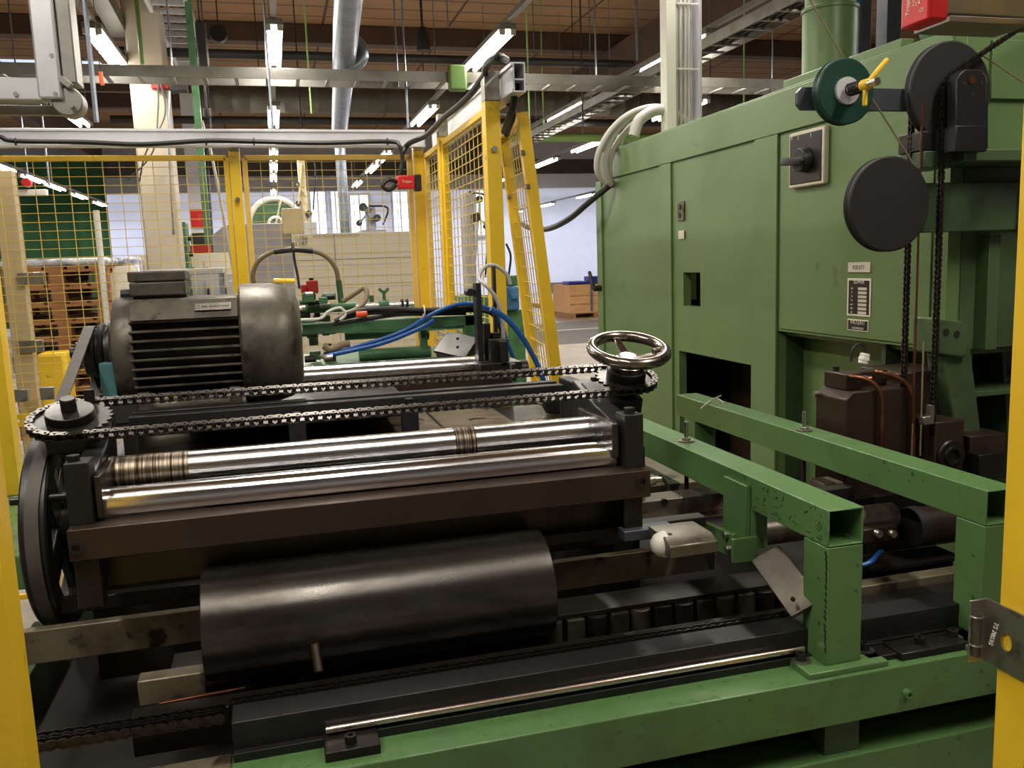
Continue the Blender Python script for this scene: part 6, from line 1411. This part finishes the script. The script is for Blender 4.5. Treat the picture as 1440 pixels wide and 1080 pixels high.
for px_, lab in ((1287, 'left of the two thin brass rods beside the chains'), (1299, 'right of the two thin brass rods beside the chains')):
    a, b = at(px_, 480, Y=2.0), at(px_, 640, Y=2.0); tag(MB().cyl((a.x, 2.0, b.z), (a.x, 2.0, a.z), .0025, 8).build('thin_rod', 'hoseb'), lab, 'rod')
# wire from the top through spool to the discs
w0, w1 = at(1133, -10, Y=2.0), at(1187, 82, Y=1.995)
tag(MB().tube([w0, w1], .0022, 6, sm=False).build('pull_wire', 'hoseb'), 'thin wire coming down from above onto the bottle green spool', 'wire')
w0, w1 = at(1226, 138, Y=1.99), at(1288, 236, Y=1.99)
tag(MB().tube([w0, w1], .0022, 6, sm=False).build('pull_wire', 'hoseb'), 'thin wire from the bottle green spool down to the plain black disc', 'wire')
w0, w1 = at(1380, 77, Y=2.01), at(1438, 115, Y=2.01)
tag(MB().tube([w0, w1], .0022, 6, sm=False).build('pull_wire', 'hoseb'), 'thin wire leaving the black grooved disc towards the right edge', 'wire')
# lug above
lg = thing('lifting_lug', 'green forked lifting lug behind the red switch', 'lug', (at(1332, 60, Y=2.3).x, 2.35, ZC+.06))
MB().prism(P2(2.3, (1308, 72), (1308, 58), (1304, 42), (1306, 30), (1326, 30), (1333, 45), (1340, 34), (1360, 28), (1354, 48), (1352, 72)), 'Y', 2.3, 2.34).build('lug_body', 'mgreen', lg, bev=.004)
# red switch overhead
q0, q1 = at(1291, 38, Y=1.02), at(1340, 22, Y=1.02)
rdx = thing('safety_switch', 'big red safety switch with white print at the top right', 'switch', (q0.x+.03, 1.05, q0.z))
MB().box(q0.x, q0.x+.030, 1.0, 1.055, q0.z+.004, q0.z+.16).build('switch_body', 'red', rdx, bev=.004)
MB().box(q0.x+.030, q0.x+.045, 1.015, 1.055, q0.z+.012, q0.z+.16).build('side_step', 'red', rdx, bev=.004)
text('lettering', 'Trojan 5', .010, (q0.x-.0003, 1.040, q0.z+.036), (0, 0, 1), (0, 1, 0), 'inkw', rdx, .0004)
for k in range(3): text('small_print', ['IP 67  Ui 500V', 'AC-15 240V 3A', 'EN 60947-5-1'][k], .0045, (q0.x-.0003, 1.029-k*.005, q0.z+.042), (0, 0, 1), (0, 1, 0), 'inkw', rdx, .0003)
text('mark', 'CE', .007, (q0.x-.0003, 1.014, q0.z+.020), (0, -1, 0), (0, 0, 1), 'inkw', rdx, .0004)
a = at(1356, 14, Y=1.05)
pr = thing('header_profile', 'aluminium profile end beside the big red switch', 'profile', (a.x+.03, 1.06, a.z))
MB().tube_box(q0.x+.06, q0.x+.20, 1.04, 1.09, q0.z+.025, q0.z+.10, .004, 'X').build('profile_body', 'alud', pr, bev=.002)
MB().box(q0.x+.06, q0.x+.20, 1.03, 1.10, q0.z+.012, q0.z+.02).build('lower_lip', 'alud', pr, bev=.001)
# ============================================================ BROWN HYDRAULIC BOX
HX0, HY0 = 1.50, 2.03
zt = at(1195, 558, X=HX0).z; hx1 = at(1287, 560, Y=HY0).x; hy1 = at(1147, 552, X=HX0).y
hy = thing('hydraulic_unit', 'brown oiled casting with two bent copper pipes in front of the green cabinet', 'hydraulic unit', ((HX0+hx1)/2, HY0+.08, .95))
ch = .022
MB().prism([(HX0, .95), (hx1, .95), (hx1, zt+.01), (HX0+ch, zt+.01), (HX0, zt-.012)], 'Y', HY0, hy1).build('casting', 'box', hy, bev=.004)
MB().box(hx1+.0, XF+.02, HY0+.06, hy1+.1, .95, at(1300, 522, Y=HY0+.06).z).build('rear_casting', 'box', hy, bev=.004)
zt += .01
a, b = at(1162, 540, Z=zt), at(1225, 515, Z=zt)
v0 = at(1165, 545, Z=zt)
MB().box(HX0+.02, HX0+.07, HY0+.03, hy1-.01, zt, zt+.045).build('valve_manifold', 'box', hy, bev=.003)
MB().box(HX0+.07, hx1-.03, HY0+.08, hy1-.01, zt, zt+.04).build('valve_manifold', 'box', hy, bev=.003)
MB().cyl((HX0+.045, HY0+.11, zt+.045), (HX0+.045, HY0+.11, zt+.058), .009, 12).build('screw', 'black', hy)
MB().cyl((HX0-.02, hy1-.02, zt-.02), (HX0, hy1-.02, zt-.02), .008, 12).build('grease_nipple', 'zinc', hy)
for k, (x_, z_) in enumerate(((HX0+.075, zt+.026), (HX0+.165, zt+.03))):
    MB().hexa((x_-.012, HY0+.045, z_), (x_+.018, HY0+.035, z_), .013).build('pipe_nut', 'box', hy, bev=.001)
    MB().cyl((x_+.018, HY0+.035, z_), (x_+.028, HY0+.032, z_), .010, 14).build('ferrule', 'copper', hy)
pp = [[(1200, 530), (1215, 533), (1230, 541), (1240, 558), (1240, 590), (1238, 640)], [(1238, 524), (1258, 530), (1275, 540), (1283, 560), (1284, 600), (1284, 650)]]
for k, h in enumerate(pp):
    x_ = HX0+.1+.09*k; pts = [at(h[0][0]-6, h[0][1]-1, Y=HY0+.03)]+[at(a, b, Y=HY0+.02-.012*min(j, 3)) for j, (a, b) in enumerate(h)]
    MB().tube(pts, .0068, 12).build('copper_pipe', 'copper', hy)
q = at(1216, 503, Y=HY0+.10)
gl = thing('cable_gland', 'white cable gland with a curled black cable on the brown casting', 'cable gland', (q.x, q.y, zt+.04))
MB().cyl((q.x-.006, q.y, q.z-.018), (q.x+.002, q.y, q.z+.012), .014, 18).build('gland_body', 'white', gl, bev=.002)
MB().hexa((q.x-.003, q.y, q.z-.008), (q.x-.001, q.y, q.z+.0), .017).build('gland_nut', 'white', gl, bev=.001)
MB().tube([(q.x+.003, q.y, q.z+.012), at(1214, 486, Y=q.y), at(1206, 484, Y=q.y), at(1199, 492, Y=q.y), at(1197, 508, Y=q.y)], .0035, 8).build('cable', 'rubber', gl)
q = at(1248, 508, X=XF+.1); tag(MB().box(XF+.09, XF+.12, q.y-.01, q.y+.01, q.z-.03, q.z+.03).build('small_green_lug', 'cab', bev=.002), 'small green lug in the cabinet recess above the copper pipes', 'lug')
# gear block at right
gb = thing('gear_block', 'brown gearbox block with a round stepped flange at the far right', 'gearbox', (at(1335, 640, Y=1.96).x, 1.98, .95))
a, b = at(1316, 594, Y=1.96), at(1357, 590, Y=1.96)
MB().box(a.x, b.x, 1.96, 2.09, .95, a.z).build('block_body', 'brown', gb, bev=.004)
q = at(1338, 641, Y=1.955)
MB().lathe([(0, .002), (.020, .002), (.020, .010), (.026, .010), (.028, .004), (.042, .004), (.046, 0), (.046, -.006), (0, -.006)], q, (0, -1, 0), 48).build('flange', 'oily', gb)
PB(1365, 614, 1412, 660, 1.98, .10, 'side_block', 'brown', gb)
PB(1378, 640, 1412, 668, 1.93, .05, 'front_lug', 'oily', gb)
q = at(1305, 590, Y=1.95)
MB().box(q.x-.022, q.x+.012, 1.94, 1.96, q.z-.012, q.z+.01).build('chain_clip', 'zinc', gb, bev=.002)
MB().box(q.x+.0, q.x+.012, 1.94, 1.96, q.z+.01, q.z+.04).build('clip_ear', 'zinc', gb, bev=.001)
MB().cyl((XF+.04, 2.16, .95), (XF+.04, 2.16, .96), .02, 12).build('base_pin', 'oily', gb)
